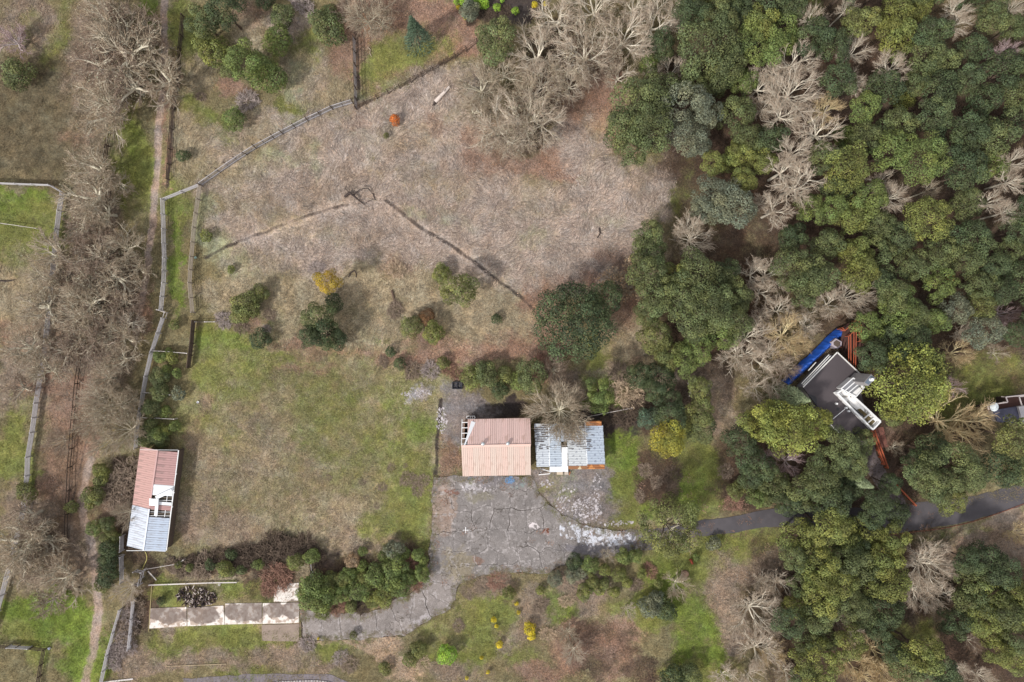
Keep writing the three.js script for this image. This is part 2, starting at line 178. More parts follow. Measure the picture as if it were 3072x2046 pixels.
const coverAt = (() => {
  const K = KINDS.length, out = new Float32Array(K);
  return (x, z) => {                                                 // metres -> weights that sum to one, with ragged edges
    const wx = x + (fbm(x * 0.35, z * 0.35, 4) - 0.5) * 4.5 + (vn(x * 3.1, z * 3.1) - 0.5) * 0.9, wz = z + (fbm(x * 0.35 + 40, z * 0.35, 4) - 0.5) * 4.5 + (vn(x * 3.1 + 50, z * 3.1) - 0.5) * 0.9;
    const u = clamp((wx / GX + 0.5) * CW - 0.5, 0, CW - 1.001), v = clamp((wz / GZ + 0.5) * CH - 0.5, 0, CH - 1.001), i = Math.floor(u), j = Math.floor(v), fu = u - i, fv = v - j, o = (j * CW + i) * K;
    const lu = clamp(((x + (wx - x) * .12) / GX + 0.5) * CW - 0.5, 0, CW - 1.001), lv = clamp(((z + (wz - z) * .12) / GZ + 0.5) * CH - 0.5, 0, CH - 1.001), li = Math.floor(lu), lj = Math.floor(lv), lfu = lu - li, lfv = lv - lj, lo = (lj * CW + li) * K;
    let sum = 0;
    for (let k = 0; k < K; k++) {
      const line = (coarseL[lo + k] * (1 - lfu) + coarseL[lo + K + k] * lfu) * (1 - lfv) + (coarseL[lo + CW * K + k] * (1 - lfu) + coarseL[lo + CW * K + K + k] * lfu) * lfv;
      let w = (coarse[o + k] * (1 - fu) + coarse[o + K + k] * fu) * (1 - fv) + (coarse[o + CW * K + k] * (1 - fu) + coarse[o + CW * K + K + k] * fu) * fv;
      if (w > 0.02) { w *= 0.02 + 0.85 * vn(x * 0.33 + k * 31, z * 0.33) + 0.75 * vn(x * 1.1 + k * 31, z * 1.1) + 0.65 * vn(x * 3.9 + k * 13, z * 3.9 - k * 7); w = w * w * Math.sqrt(w); } else w = 0;
      if (line > .02) w += line * line * line;
      out[k] = w; sum += w;
    }
    for (let k = 0; k < K; k++) out[k] /= sum || 1;
    return out;
  };
})();
const onLine = (x, z) => { for (const [dx, dz] of [[0, 0], [.45, 0], [-.45, 0], [0, .45], [0, -.45]]) { const i = Math.floor(((x + dx) / GX + .5) * CW), j = Math.floor(((z + dz) / GZ + .5) * CH); if (i >= 0 && j >= 0 && i < CW && j < CH) { const o = (j * CW + i) * KINDS.length; if (coarseL[o + KI.soil] > .9 || coarseL[o + KI.path] > 1.1) return true; } } return false; };
const LINC = KINDS.map((k) => COVER[k].map(lin));
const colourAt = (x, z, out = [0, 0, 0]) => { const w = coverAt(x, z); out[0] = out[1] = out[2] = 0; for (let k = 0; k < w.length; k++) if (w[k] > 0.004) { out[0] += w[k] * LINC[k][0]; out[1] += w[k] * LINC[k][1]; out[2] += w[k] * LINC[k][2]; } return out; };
const toS = (c) => { c = clamp(c); return 255 * (c <= 0.0031308 ? c * 12.92 : 1.055 * Math.pow(c, 1 / 2.4) - 0.055); };
const texture = (data, w, h, srgb = true) => { const t = new THREE.DataTexture(data, w, h, THREE.RGBAFormat); t.magFilter = THREE.LinearFilter; t.wrapS = t.wrapT = THREE.MirroredRepeatWrapping; if (srgb) t.colorSpace = THREE.SRGBColorSpace; t.needsUpdate = true; return t; };
let groundMat;
{
  const W = 1728, H = 1152, d = new Uint8Array(W * H * 4), b = new Uint8Array(W * H * 4), c = [0, 0, 0], r = rng(5);
  for (let j = 0; j < H; j++) for (let i = 0; i < W; i++) {
    const x = ((i + 0.5) / W - 0.5) * GX, z = ((j + 0.5) / H - 0.5) * GZ, o = (j * W + i) * 4;
    colourAt(x, z, c);
    const w1 = fbm(x * 0.12, z * 0.12 + 30, 4), w2 = vn(x * 1.7, z * 1.7 + 11), w3 = vn(x * 6, z * 6), q = r();
    const k = (0.28 + 0.8 * w1 + 0.34 * w2 + 0.42 * w3) * (0.62 + 0.76 * q), hue = (vn(x * 0.6 + 70, z * 0.6) - 0.5) * 0.16 + (r() - 0.5) * 0.12;
    d[o] = toS(c[0] * k * (1 + hue)); d[o + 1] = toS(c[1] * k); d[o + 2] = toS(c[2] * k * (1 - hue)); d[o + 3] = 255;
    b[o] = b[o + 1] = b[o + 2] = 255 * clamp(0.35 * w2 + 0.35 * w3 + 0.3 * q); b[o + 3] = 255;
  }
  groundMat = new THREE.MeshStandardMaterial({ map: texture(d, W, H), bumpMap: texture(b, W, H, false), bumpScale: 0.05, roughness: 1 });
  const xs = [], zs = [];                                            // one sheet, fine in view, running on to the horizon
  for (const [list, half] of [[xs, GX / 2], [zs, GZ / 2]]) { const n = list === xs ? 300 : 200; for (const e of [-900, -500, -300, -180, -120]) if (-e > half) list.push(e); for (let i = 0; i <= n; i++) list.push(-half + 2 * half * i / n); for (const e of [120, 180, 300, 500, 900]) if (e > half) list.push(e); }
  const p = [], uv = [], ix = [];
  for (const z of zs) for (const x of xs) { p.push(x, groundY(x, z), z); uv.push(x / GX + 0.5, z / GZ + 0.5); }
  for (let j = 0; j + 1 < zs.length; j++) for (let i = 0; i + 1 < xs.length; i++) { const a = j * xs.length + i, e = a + xs.length; ix.push(a, e, a + 1, a + 1, e, e + 1); }
  const g = new THREE.BufferGeometry(); g.setAttribute('position', new THREE.Float32BufferAttribute(p, 3)); g.setAttribute('uv', new THREE.Float32BufferAttribute(uv, 2)); g.setIndex(ix); g.computeVertexNormals();
  tag(part('ground', g, groundMat, scene), 'uneven ground of dry straw, green grass and fallen leaves', 'ground', null, 'structure');
}
console.log('ground done');

// ---------------------------------------------------------------- paved yard of broken slabs
const px2 = (pts, h = 0) => { const o = []; for (let i = 0; i < pts.length; i += 2) { const v = at(pts[i], pts[i + 1], h); o.push([v.x, v.z]); } return o; };
const inside = (poly, x, z) => { let c = false; for (let i = 0, j = poly.length - 1; i < poly.length; j = i++) { const [xi, zi] = poly[i], [xj, zj] = poly[j]; if ((zi > z) !== (zj > z) && x < (xj - xi) * (z - zi) / (zj - zi) + xi) c = !c; } return c; };
function clipHalf(poly, nx, nz, c) { const out = []; for (let i = 0; i < poly.length; i++) { const a = poly[i], b = poly[(i + 1) % poly.length], da = a[0] * nx + a[1] * nz - c, db = b[0] * nx + b[1] * nz - c; if (da <= 0) out.push(a); if ((da < 0 && db > 0) || (da > 0 && db < 0)) { const t = da / (da - db); out.push([lerp(a[0], b[0], t), lerp(a[1], b[1], t)]); } } return out; }
// a slab with a chamfered top from a polygon in (x, z); uv in metres
function slabGeo(poly, y0, y1, chamfer = 0.02) {
  const s = new THREE.Shape(poly.map(([x, z]) => new THREE.Vector2(x, -z)));
  const g = new THREE.ExtrudeGeometry(s, { depth: y1 - y0 - chamfer, bevelEnabled: chamfer > 0, bevelThickness: chamfer, bevelSize: chamfer, bevelOffset: -chamfer, bevelSegments: 1, steps: 1 });
  g.rotateX(-Math.PI / 2); g.translate(0, y0, 0);
  const p = g.attributes.position, uv = g.attributes.uv; for (let i = 0; i < p.count; i++) uv.setXY(i, p.getX(i), p.getZ(i));
  return g;
}
const YARD = px2([1300, 1428, 1594, 1428, 1614, 1472, 1680, 1542, 1745, 1572, 1830, 1588, 1925, 1590, 1925, 1652, 1860, 1664, 1700, 1694, 1640, 1720, 1600, 1722, 1534, 1716, 1470, 1722, 1432, 1734, 1380, 1750, 1366, 1790, 1359, 1822, 1320, 1842, 1251, 1883, 1211, 1910, 1142, 1912, 1029, 1920, 902, 1926, 902, 1830, 1003, 1842, 1110, 1836, 1229, 1781, 1285, 1735, 1285, 1647, 1294, 1603]);
const SEEDS = [[100, 150], [105, 390], [100, 580], [110, 770], [100, 960], [330, 150], [560, 165], [760, 155], [950, 160], [300, 330], [470, 320], [700, 330], [880, 320], [1010, 300], [310, 560], [500, 520], [690, 540], [870, 560], [1030, 560], [1190, 520], [290, 760], [450, 770], [670, 770], [870, 745], [1060, 740], [1250, 745], [320, 930], [560, 930], [760, 930], [960, 920], [1200, 930], [560, 1060], [780, 1050], [1000, 1050], [330, 1090], [180, 1130], [120, 1300], [40, 1430], [-130, 1500], [-300, 1490], [-480, 1570], [-660, 1620], [-860, 1610], [-1060, 1625], [-1240, 1620], [1490, 640], [1660, 680], [1830, 700], [1990, 720], [1480, 850], [1750, 850], [1960, 860]].map(([x, y]) => { const v = at(1300 + x / 3.41, 1400 + y / 3.41); return [v.x, v.z]; });
function voronoiEdge(x, z) { x -= (fbm(x * 0.7, z * 0.7, 4) - 0.5); z -= (fbm(x * 0.7 + 20, z * 0.7, 4) - 0.5); let a = 1e9, b = 1e9; for (const [sx, sz] of SEEDS) { const d = Math.hypot(x - sx, z - sz); if (d < a) { b = a; a = d; } else if (d < b) b = d; } return (b - a) * 0.5; }
const YX0 = -34, YZ0 = 18, YS = 56;                                   // the yard's own map, 56 m a side
let yardMat;
{
  const N = 1152, d = new Uint8Array(N * N * 4), b = new Uint8Array(N * N * 4), r = rng(9);
  const big = px2([1230, 1400, 1660, 1400, 1990, 1560, 1990, 1700, 1700, 1760, 1300, 1920, 1200, 1960, 850, 1970, 850, 1790, 1100, 1800, 1230, 1720]), yardNear = (x, z) => inside(big, x, z);
  const P = (x, z) => [(x * PPM + 1536 - 1300) * 3.41, (z * PPM + 1023 - 1400) * 3.41];
  const blob = (u, v, x, y, rx, ry) => { const q = Math.hypot((u - x) / rx, (v - y) / ry); return clamp(1.35 - q); };
  const mixc = (c, t, k) => { for (let i = 0; i < 3; i++) c[i] = lerp(c[i], t[i], k); };
  for (let j = 0; j < N; j++) for (let i = 0; i < N; i++) {
    const x = YX0 + (i + 0.5) / N * YS, z = YZ0 + (j + 0.5) / N * YS, o = (j * N + i) * 4; d[o + 3] = b[o + 3] = 255; if (!yardNear(x, z)) continue; const [u0, v0] = P(x, z), n1 = fbm(x * 0.7, z * 0.7, 4), n2 = fbm(x * 3, z * 3, 3), n3 = vn(x * 9, z * 9), q = r();
    const u = u0 + (n1 - 0.5) * 160, v = v0 + (fbm(x * 0.7 + 30, z * 0.7, 4) - 0.5) * 160;
    const c = [lin(127), lin(121), lin(118)];                        // aged asphalt
    if (v0 < 1900 && (u0 < -1500 || (v0 > 1100 && u0 < 250))) mixc(c, [lin(142), lin(133), lin(128)], 0.7);
    mixc(c, [lin(150), lin(132), lin(120)], smooth(.3, .7, blob(u, v, 90, 430, 150, 330) * (0.5 + n2)));          // silt over the west slabs
    mixc(c, [lin(132), lin(122), lin(104)], smooth(.4, .8, blob(u, v, 250, 1000, 260, 220) * (0.35 + n2 * 1.1)));     // weeds in the grit
    mixc(c, [lin(130), lin(124), lin(104)], 0.6 * smooth(.4, .8, blob(u, v, 480, 280, 180, 80) * (0.4 + n2)));
    mixc(c, [lin(112), lin(108), lin(112)], smooth(.3, .7, blob(u, v, 1700, 850, 480, 90)) * 0.9); mixc(c, [lin(112), lin(110), lin(116)], smooth(.3, .7, blob(u, v, 2070, 760, 120, 170)) * 0.9);   // newer strip
    mixc(c, [lin(122), lin(118), lin(124)], smooth(.3, .8, blob(u, v, 700, 140, 420, 70)) * 0.5);
    { const m = blob(u0 + (n1 - 0.5) * 60, v0 + (n2 - .5) * 50 + (u0 - 1700) * -0.08, 1660, 690, 390, 125) * 1.0; if (m > 0.3) { const f = fbm(x * 2.2 + 9, z * 2.2, 4), crackle = Math.abs(fbm(x * 1.3, z * 1.3 + 4, 3) - 0.5); mixc(c, [lin(196), lin(198), lin(206)], smooth(.42, .56, f + (m - .7) * 0.35) * smooth(0.01, 0.04, crackle)); } }   // lime coat worn through
    mixc(c, [lin(185), lin(178), lin(180)], smooth(.5, .72, blob(u, v, -80, 1560, 200, 60) * (0.3 + n2 * 1.2)) * 0.6); mixc(c, [lin(176), lin(172), lin(174)], smooth(.55, .75, blob(u, v, 430, 210, 200, 50) * (n2 * 1.5)) * 0.8);
    mixc(c, [lin(86), lin(140), lin(190)], smooth(.6, .9, blob(u, v, 780, 120, 90, 40) * (0.3 + n2 * 1.3)) * 0.75); mixc(c, [lin(96), lin(120), lin(150)], smooth(.6, .9, blob(u, v, 400, 125, 90, 30) * (0.3 + n2 * 1.2)) * 0.5); mixc(c, [lin(120), lin(145), lin(140)], smooth(.6, .85, blob(u, v, 890, 190, 110, 60) * (0.3 + n2 * 1.3)) * 0.5);   // blue paint marks
    mixc(c, [lin(205), lin(196), lin(196)], smooth(.75, .85, blob(u, v, 1030, 585, 70, 70)) * smooth(.25, .4, n2)); mixc(c, [lin(112), lin(66), lin(46)], smooth(.55, .8, blob(u, v, 1130, 668, 75, 26) * (0.6 + n2)));
    mixc(c, [lin(120), lin(78), lin(62)], 0.7 * smooth(.5, .8, blob(u, v, 190, 275, 80, 30) * (0.6 + n2))); mixc(c, [lin(128), lin(100), lin(86)], 0.8 * smooth(.5, .8, blob(u, v, 440, 950, 90, 60) * (0.5 + n2)));
    const e = voronoiEdge(x, z);
    mixc(c, [lin(172), lin(165), lin(163)], smooth(.58, .68, n2 + (e < 0.22 ? 0.07 : -.03)) * (e < 0.3 ? 0.6 : 0.3)); // crumbled edges
    { const h1 = Math.abs(fbm(x * .55 + 60, z * .55, 4) - .5), h2 = Math.abs(fbm(x * 1.3 + 90, z * 1.3, 3) - .5); mixc(c, [lin(74), lin(66), lin(58)], .75 * Math.max(smooth(.012, .003, h1), .6 * smooth(.01, .002, h2))); }   // dirt-filled hairline cracks
    const k = (0.6 + 0.56 * n1 + 0.2 * n3) * (0.8 + 0.4 * q);
    for (let t = 0; t < 3; t++) d[o + t] = toS(c[t] * k); d[o + 3] = 255; b[o] = b[o + 1] = b[o + 2] = 255 * clamp(0.5 * n3 + 0.5 * q); b[o + 3] = 255;
  }
  const m = texture(d, N, N), bm = texture(b, N, N, false);
  for (const t of [m, bm]) { t.repeat.set(1 / YS, 1 / YS); t.offset.set(-YX0 / YS, -YZ0 / YS); }
  yardMat = new THREE.MeshStandardMaterial({ map: m, bumpMap: bm, bumpScale: 0.012, roughness: 0.93 });
}
const SLABTOP = 0.07;
{
  const bedMat = std(rgb(62, 54, 46), 1);
  const yard = part('paved_yard', slabGeo(YARD.map(([x, z]) => [x, z]), -0.05, 0.015, 0), bedMat, scene);
  tag(yard, 'cracked grey asphalt yard and drive in front of the pink-roofed barn', 'pavement', null, 'structure');
  SEEDS.forEach(([sx, sz], i) => {
    let poly = [];
    for (let k = 0; k < YARD.length; k++) { const a = YARD[k], b = YARD[(k + 1) % YARD.length], L = Math.hypot(b[0] - a[0], b[1] - a[1]), m = Math.max(1, Math.round(L / 1.2)); for (let t = 0; t < m; t++) poly.push([lerp(a[0], b[0], t / m), lerp(a[1], b[1], t / m)]); }
    SEEDS.forEach(([ox, oz], j) => { if (i !== j && poly.length) { const nx = ox - sx, nz = oz - sz, L = Math.hypot(nx, nz); if (L < 30) poly = clipHalf(poly, nx / L, nz / L, ((ox * ox + oz * oz - sx * sx - sz * sz) / 2) / L - (.006 + .03 * Math.pow(hsh(Math.min(i, j) * 7, Math.max(i, j) * 3), 2.2))); } });
    if (poly.length < 3) return;
    const fine = [];                                                 // uneven broken edges
    for (let k = 0; k < poly.length; k++) { const a = poly[k], b = poly[(k + 1) % poly.length], L = Math.hypot(b[0] - a[0], b[1] - a[1]); if (L < 0.02) continue; const m = Math.max(1, Math.round(L / 0.5)); for (let t = 0; t < m; t++) fine.push([lerp(a[0], b[0], t / m), lerp(a[1], b[1], t / m)]); }
    const out = fine.map(([x, z]) => [x + (fbm(x * 0.7, z * 0.7, 4) - 0.5) * 1.0, z + (fbm(x * 0.7 + 20, z * 0.7, 4) - 0.5) * 1.0]);
    if (out.length > 3) part('slab', slabGeo(out, 0.005, SLABTOP + (hsh(i, 3) - 0.5) * 0.03, 0.015), yardMat, yard);
  });
  const white = std(rgb(235, 235, 235), 0.8), c = at(1397, 1590);
  const mark = part('painted_cross', mergeGeometries([boxGeo(0.85, 0.006, 0.1, c.x, SLABTOP + 0.022, c.z), boxGeo(0.1, 0.006, 0.4, c.x, SLABTOP + 0.022, c.z + 0.252), boxGeo(0.1, 0.006, 0.4, c.x, SLABTOP + 0.022, c.z - 0.252)]), white, yard);
  mark.userData.label = 'white painted cross on the asphalt';
}
// noise-mottled small tile maps for plain surfaces
function mottled(base, amp, seed, scale = 1, n = 256, spots) {
  const d = new Uint8Array(n * n * 4), r = rng(seed);
  for (let j = 0; j < n; j++) for (let i = 0; i < n; i++) { const u = i / n * 8 * scale, v = j / n * 8 * scale, f = fbm(u + seed, v, 4), q = r(), k = 1 + (f - 0.5) * 2 * amp + (q - 0.5) * amp * 0.7, o = (j * n + i) * 4, c = spots ? spots(f, fbm(u * 0.5 + 9, v * 0.5 + seed, 3), base) : base; for (let t = 0; t < 3; t++) d[o + t] = toS(lin(c[t]) * k); d[o + 3] = 255; }
  return texture(d, n, n);
}
function streaked(base, amp, seed, dirt = [128, 96, 80]) {
  const n = 256, d = new Uint8Array(n * n * 4), r = rng(seed);
  for (let j = 0; j < n; j++) for (let i = 0; i < n; i++) { const u = i / n * 8, v = j / n * 8, f = fbm(u * 3 + seed, v * .45, 4), g2 = fbm(u * .8 + seed, v * .8, 3), k = 1 + (f - .5) * 2 * amp + (r() - .5) * amp * .8, m = .55 * smooth(.56, .72, f * .6 + g2 * .5), o = (j * n + i) * 4; for (let t = 0; t < 3; t++) d[o + t] = toS(lerp(lin(base[t]), lin(dirt[t]), m) * k); d[o + 3] = 255; }
  return texture(d, n, n);
}
const metreMap = (t, m) => { t.repeat.set(1 / m, 1 / m); return t; };

// ---------------------------------------------------------------- the drive, the lower road, concrete slabs
function ribbon(pts, w0, y, name, mat, label, rough = 0.25, cat = 'road') {        // pts: [px, py, half width px]
  const c = new THREE.CatmullRomCurve3(pts.map(([x, yy]) => at(x, yy))), n = 8 * pts.length, L = [], R = [];
  for (let i = 0; i <= n; i++) {
    const t = i / n, p = c.getPoint(t), d = c.getTangent(t), s = t * (pts.length - 1), k = Math.min(Math.floor(s), pts.length - 2), hw = lerp(pts[k][2], pts[k + 1][2], s - k) / PPM;
    const j1 = (fbm(p.x * 0.8, p.z * 0.8) - 0.5) * rough * 2, j2 = (fbm(p.x * 0.8 + 50, p.z * 0.8) - 0.5) * rough * 2;
    L.push([p.x + d.z * (hw + j1), p.z - d.x * (hw + j1)]); R.push([p.x - d.z * (hw + j2), p.z + d.x * (hw + j2)]);
  }
  const o = part(name, slabGeo([...L, ...R.reverse()], -0.04, y, 0.01), mat, scene);
  return tag(o, label, cat, null, 'structure');
}
const darkAsphalt = std(0xffffff, 0.92, { map: metreMap(mottled([82, 78, 81], 0.22, 21), 7) });
ribbon([[1915, 1621, 31], [1990, 1612, 28], [2070, 1590, 24], [2180, 1576, 24], [2300, 1556, 26], [2400, 1548, 30], [2520, 1560, 38], [2620, 1566, 44], [2700, 1556, 42], [2790, 1545, 40], [2890, 1530, 36], [2970, 1510, 34], [3090, 1474, 32], [3220, 1430, 32]], 0, 0.05, 'drive', darkAsphalt, 'dark asphalt drive curving past the flat-roofed house');
ribbon([[2700, 1540, 30], [2680, 1490, 26], [2640, 1430, 24], [2605, 1370, 26], [2590, 1320, 30]], 0, 0.046, 'house_path', std(0xffffff, .9, { map: metreMap(mottled([108, 98, 98], 0.2, 22), 5) }), 'grey path between orange railings leading to the house', 0.1, 'path');
{ // broken concrete lying in the grit
  const r = rng(38), g = new THREE.CylinderGeometry(1, 1.15, .35, 5, 1), list = [], m = new THREE.Matrix4(), q = new THREE.Quaternion();
  for (const [x, y, rx, ry, n] of [[1760, 1530, 45, 40, 170], [1700, 1500, 40, 40, 60], [1790, 1480, 20, 60, 60], [1850, 1570, 50, 10, 40], [1325, 1260, 16, 40, 90], [1250, 1180, 48, 11, 60], [1640, 1450, 20, 12, 30], [1440, 1462, 60, 10, 40]]) for (let k = 0; k < n; k++) { const a = r() * 6.28, d = Math.sqrt(r()), p = at(x + Math.cos(a) * d * rx, y + Math.sin(a) * d * ry), s = .05 + .16 * r() * r(); q.setFromEuler(new THREE.Euler((r() - .5) * .3, r() * 6, (r() - .5) * .3)); list.push([m.clone().compose(V3(p.x, groundY(p.x, p.z) + (inside(YARD, p.x, p.z) ? .09 : .015), p.z), q, V3(s * (.7 + r()), .06 + .05 * r(), s)), .55 + .4 * r()]); }
  const im = new THREE.InstancedMesh(g, std(rgb(200, 194, 194), .95), list.length); list.forEach(([mm, b], i) => { im.setMatrixAt(i, mm); im.setColorAt(i, new THREE.Color(b, b * .98, b)); }); im.name = 'concrete_rubble'; im.castShadow = im.receiveShadow = true; scene.add(im); tag(im, 'pale broken concrete rubble strewn beside the barn and shed', 'rubble', null, 'stuff');
}
{ // brick edging along the drive's outer side
  const brickG = new THREE.BoxGeometry(0.2, 0.14, 0.1), mats = [rgb(132, 84, 66), rgb(120, 78, 64), rgb(146, 98, 78)].map((c) => std(c, .9));
  const c = new THREE.CatmullRomCurve3([[2640, 1603], [2690, 1601], [2760, 1593], [2830, 1584], [2900, 1569], [2960, 1551], [3020, 1530], [3090, 1504], [3150, 1484]].map(([x, y]) => at(x, y)));
  const edge = thing('brick_edging', 'row of red bricks edging the outer side of the asphalt drive', 'kerb'), n = Math.floor(c.getLength() / 0.24), pts = c.getSpacedPoints(n);
  for (let i = 0; i < n; i++) { const b = part('brick', brickG, mats[(i * 7) % 3], edge); b.position.copy(pts[i]).add(pts[i + 1]).multiplyScalar(.5); b.position.y = 0.045 + hsh(i, 1) * 0.015; b.rotation.y = -Math.atan2(pts[i + 1].z - pts[i].z, pts[i + 1].x - pts[i].x); }
}
{ // ridged road at the bottom edge with its stone row
  const d = new Uint8Array(256 * 256 * 4); for (let j = 0; j < 256; j++) for (let i = 0; i < 256; i++) { const o = (j * 256 + i) * 4, k = 0.75 + 0.25 * fbm(i * .05, j * .05) + 0.12 * (hsh(i, j) - .5) + (Math.floor(i / 16) % 2 ? 0.08 : -0.08) * vn(i * .02, j * .1); d[o] = toS(lin(128) * k); d[o + 1] = toS(lin(120) * k); d[o + 2] = toS(lin(124) * k); d[o + 3] = 255; }
  ribbon([[560, 2080, 46], [640, 2060, 30], [760, 2048, 25], [900, 2045, 24], [990, 2052, 26], [1050, 2078, 26]], 0, 0.05, 'lower_road', std(0xffffff, .95, { map: metreMap(texture(d, 256, 256), 4) }), 'grey ridged road beyond the pasture with a pale stone row');
  const row = thing('stone_row', 'row of pale square stones edging the grey ridged road', 'kerb'), g = new THREE.BoxGeometry(0.32, 0.16, 0.22), ms = [std(rgb(176, 170, 168)), std(rgb(158, 152, 150))];
  const c = new THREE.CatmullRomCurve3([[760, 2058], [830, 2046], [900, 2042], [960, 2042], [1000, 2050], [1030, 2066]].map(([x, y]) => at(x, y))), n = Math.floor(c.getLength() / 0.42), q = c.getSpacedPoints(n);
  for (let i = 0; i < n; i++) { const b = part('stone', g, ms[i % 2], row); b.position.copy(q[i]).lerp(q[i + 1], .5).setY(0.11); b.rotation.y = -Math.atan2(q[i + 1].z - q[i].z, q[i + 1].x - q[i].x); }
}
{ // four concrete pads, brown standing stains on pale limed concrete
  const N = 512, d = new Uint8Array(N * 4 * N * 4 / 4 * 4);
  const W = 1024, Hh = 512, dd = new Uint8Array(W * Hh * 4), X0 = -56, Z0 = 33, SX = 26, SZ = 13;
  const stains = [[502, 1842, 62, 28], [606, 1842, 58, 28], [735, 1834, 62, 31], [820, 1828, 32, 21], [880, 1828, 36, 24]];
  for (let j = 0; j < Hh; j++) for (let i = 0; i < W; i++) {
    const x = X0 + i / W * SX, z = Z0 + j / Hh * SZ, px = x * PPM + 1536 + (fbm(x, z) - .5) * 24, py = z * PPM + 1023 + (fbm(x + 9, z) - .5) * 24, n = fbm(x * 2.5, z * 2.5), o = (j * W + i) * 4;
    let c = [lin(190), lin(172), lin(158)], k = 1;
    const lime = smooth(.5, .62, n + 0.22 * smooth(1868, 1880, py) + (px > 620 ? 0.12 : 0) + (py < 1812 ? 0.1 : 0)); c = c.map((v, t) => lerp(v, [lin(228), lin(220), lin(212)][t], lime));
    const silt = smooth(.52, .6, fbm(x * .8 + 3, z * .8)) * 0.6; c = c.map((v, t) => lerp(v, [lin(168), lin(146), lin(128)][t], silt * (1 - lime * .6)));
    for (const [sx, sy, rx, ry] of stains) { const q = Math.hypot((px - sx) / rx, (py - sy) / ry), m = smooth(1.08, .92, q) * (0.75 + 0.25 * smooth(.3, .6, fbm(x * 1.2, z * 1.2 + 7))); c = c.map((v, t) => lerp(v, [lin(118), lin(104), lin(96)][t], m * .9)); }
    k = 0.85 + 0.2 * n + 0.16 * (hsh(i, j) - .5); for (let t = 0; t < 3; t++) dd[o + t] = toS(c[t] * k); dd[o + 3] = 255;
  }
  const t = texture(dd, W, Hh); t.repeat.set(1 / SX, 1 / SZ); t.offset.set(-X0 / SX, -Z0 / SZ);
  const m = new THREE.MeshStandardMaterial({ map: t, roughness: .92 }), pads = thing('concrete_pads', 'row of pale stained concrete pads beside the firewood heap', 'pavement');
  pads.userData.kind = 'structure';
  for (const q of [[451, 1824, 560, 1820, 561, 1877, 449, 1885], [563, 1822, 673, 1816, 674, 1873, 563, 1878], [676, 1810, 786, 1808, 786, 1870, 675, 1873], [789, 1809, 898, 1806, 898, 1868, 788, 1871], [823, 1762, 842, 1752, 897, 1748, 897, 1803, 822, 1806]]) part('slab', slabGeo(px2(q), -0.05, 0.1, 0.02), m, pads);
  part('slab', slabGeo(px2([786, 1874, 898, 1871, 898, 1924, 786, 1922]), -0.05, 0.08, 0.02), std(0xffffff, .95, { map: metreMap(mottled([148, 132, 120], .2, 35), 5) }), pads);
}
console.log('paving done');

// ---------------------------------------------------------------- barn, corrugated shed, stable
function sheetGeo(w, L, ribs, ribH, t = 0.012, wavy = false) {       // a roofing sheet: ribs run along z, from z = 0 to z = L; x from 0 to w
  const prof = [];
  if (wavy) { const n = ribs * 6; for (let i = 0; i <= n; i++) prof.push([w * i / n, ribH * 0.5 * (1 - Math.cos(2 * Math.PI * ribs * i / n))]); }
  else for (let k = 0; k < ribs; k++) { const x = w * k / ribs, s = w / ribs; prof.push([x, 0], [x + s * .70, 0], [x + s * .76, ribH], [x + s * .90, ribH], [x + s * .96, 0]); if (k === ribs - 1) prof.push([w, 0]); }
  const p = [], ix = [];
  for (const [x, y] of prof) p.push(x, y + t, 0, x, y + t, L, x, y, 0, x, y, L);
  for (let i = 0; i + 1 < prof.length; i++) { const a = i * 4, b = a + 4; ix.push(a, a + 1, b, b, a + 1, b + 1, a + 2, b + 2, a + 3, b + 2, b + 3, a + 3, a, b, a + 2, b, b + 2, a + 2, a + 1, a + 3, b + 1, b + 1, a + 3, b + 3); }
  const e = (prof.length - 1) * 4; ix.push(0, 2, 1, 1, 2, 3, e, e + 1, e + 2, e + 1, e + 3, e + 2);
  const g = new THREE.BufferGeometry(); g.setAttribute('position', new THREE.Float32BufferAttribute(p, 3));
  const uv = []; for (let i = 0; i < p.length; i += 3) uv.push(p[i], p[i + 2]); g.setAttribute('uv', new THREE.Float32BufferAttribute(uv, 2)); g.setIndex(ix);
  const f = g.toNonIndexed(); f.computeVertexNormals(); return f;
}
// place a sheet: origin o, x axis along u, z axis along v
function lay(mesh, o, u, v) { const x = u.clone().normalize(), z = v.clone().normalize(), y = z.clone().cross(x).normalize(); mesh.position.copy(o); mesh.quaternion.setFromRotationMatrix(new THREE.Matrix4().makeBasis(x, y, x.clone().cross(y))); return mesh; }
function wallGeo(a, b, y0, ya, yb, t) { // a wall from a to b (x, z), top at ya..yb
  const d = V3(b.x - a.x, 0, b.z - a.z), L = d.length(), s = new THREE.Shape([new THREE.Vector2(0, y0), new THREE.Vector2(L, y0), new THREE.Vector2(L, yb), new THREE.Vector2(0, ya)]);
  const g = new THREE.ExtrudeGeometry(s, { depth: t, bevelEnabled: false }); g.rotateY(-Math.atan2(d.z, d.x)); g.translate(a.x, 0, a.z); return g;
}
const timber = std(0xffffff, .9, { map: mottled([150, 138, 126], .3, 31, 2) }), darkTimber = std(0xffffff, .95, { map: mottled([84, 72, 64], .3, 32, 2) }), whitePaint = std(rgb(232, 232, 232), .6), whiteSheet = std(rgb(238, 240, 242), .45, { metalness: .1 });
const siding = std(0xffffff, .9, { map: metreMap(mottled([150, 120, 100], .2, 33), 2) });
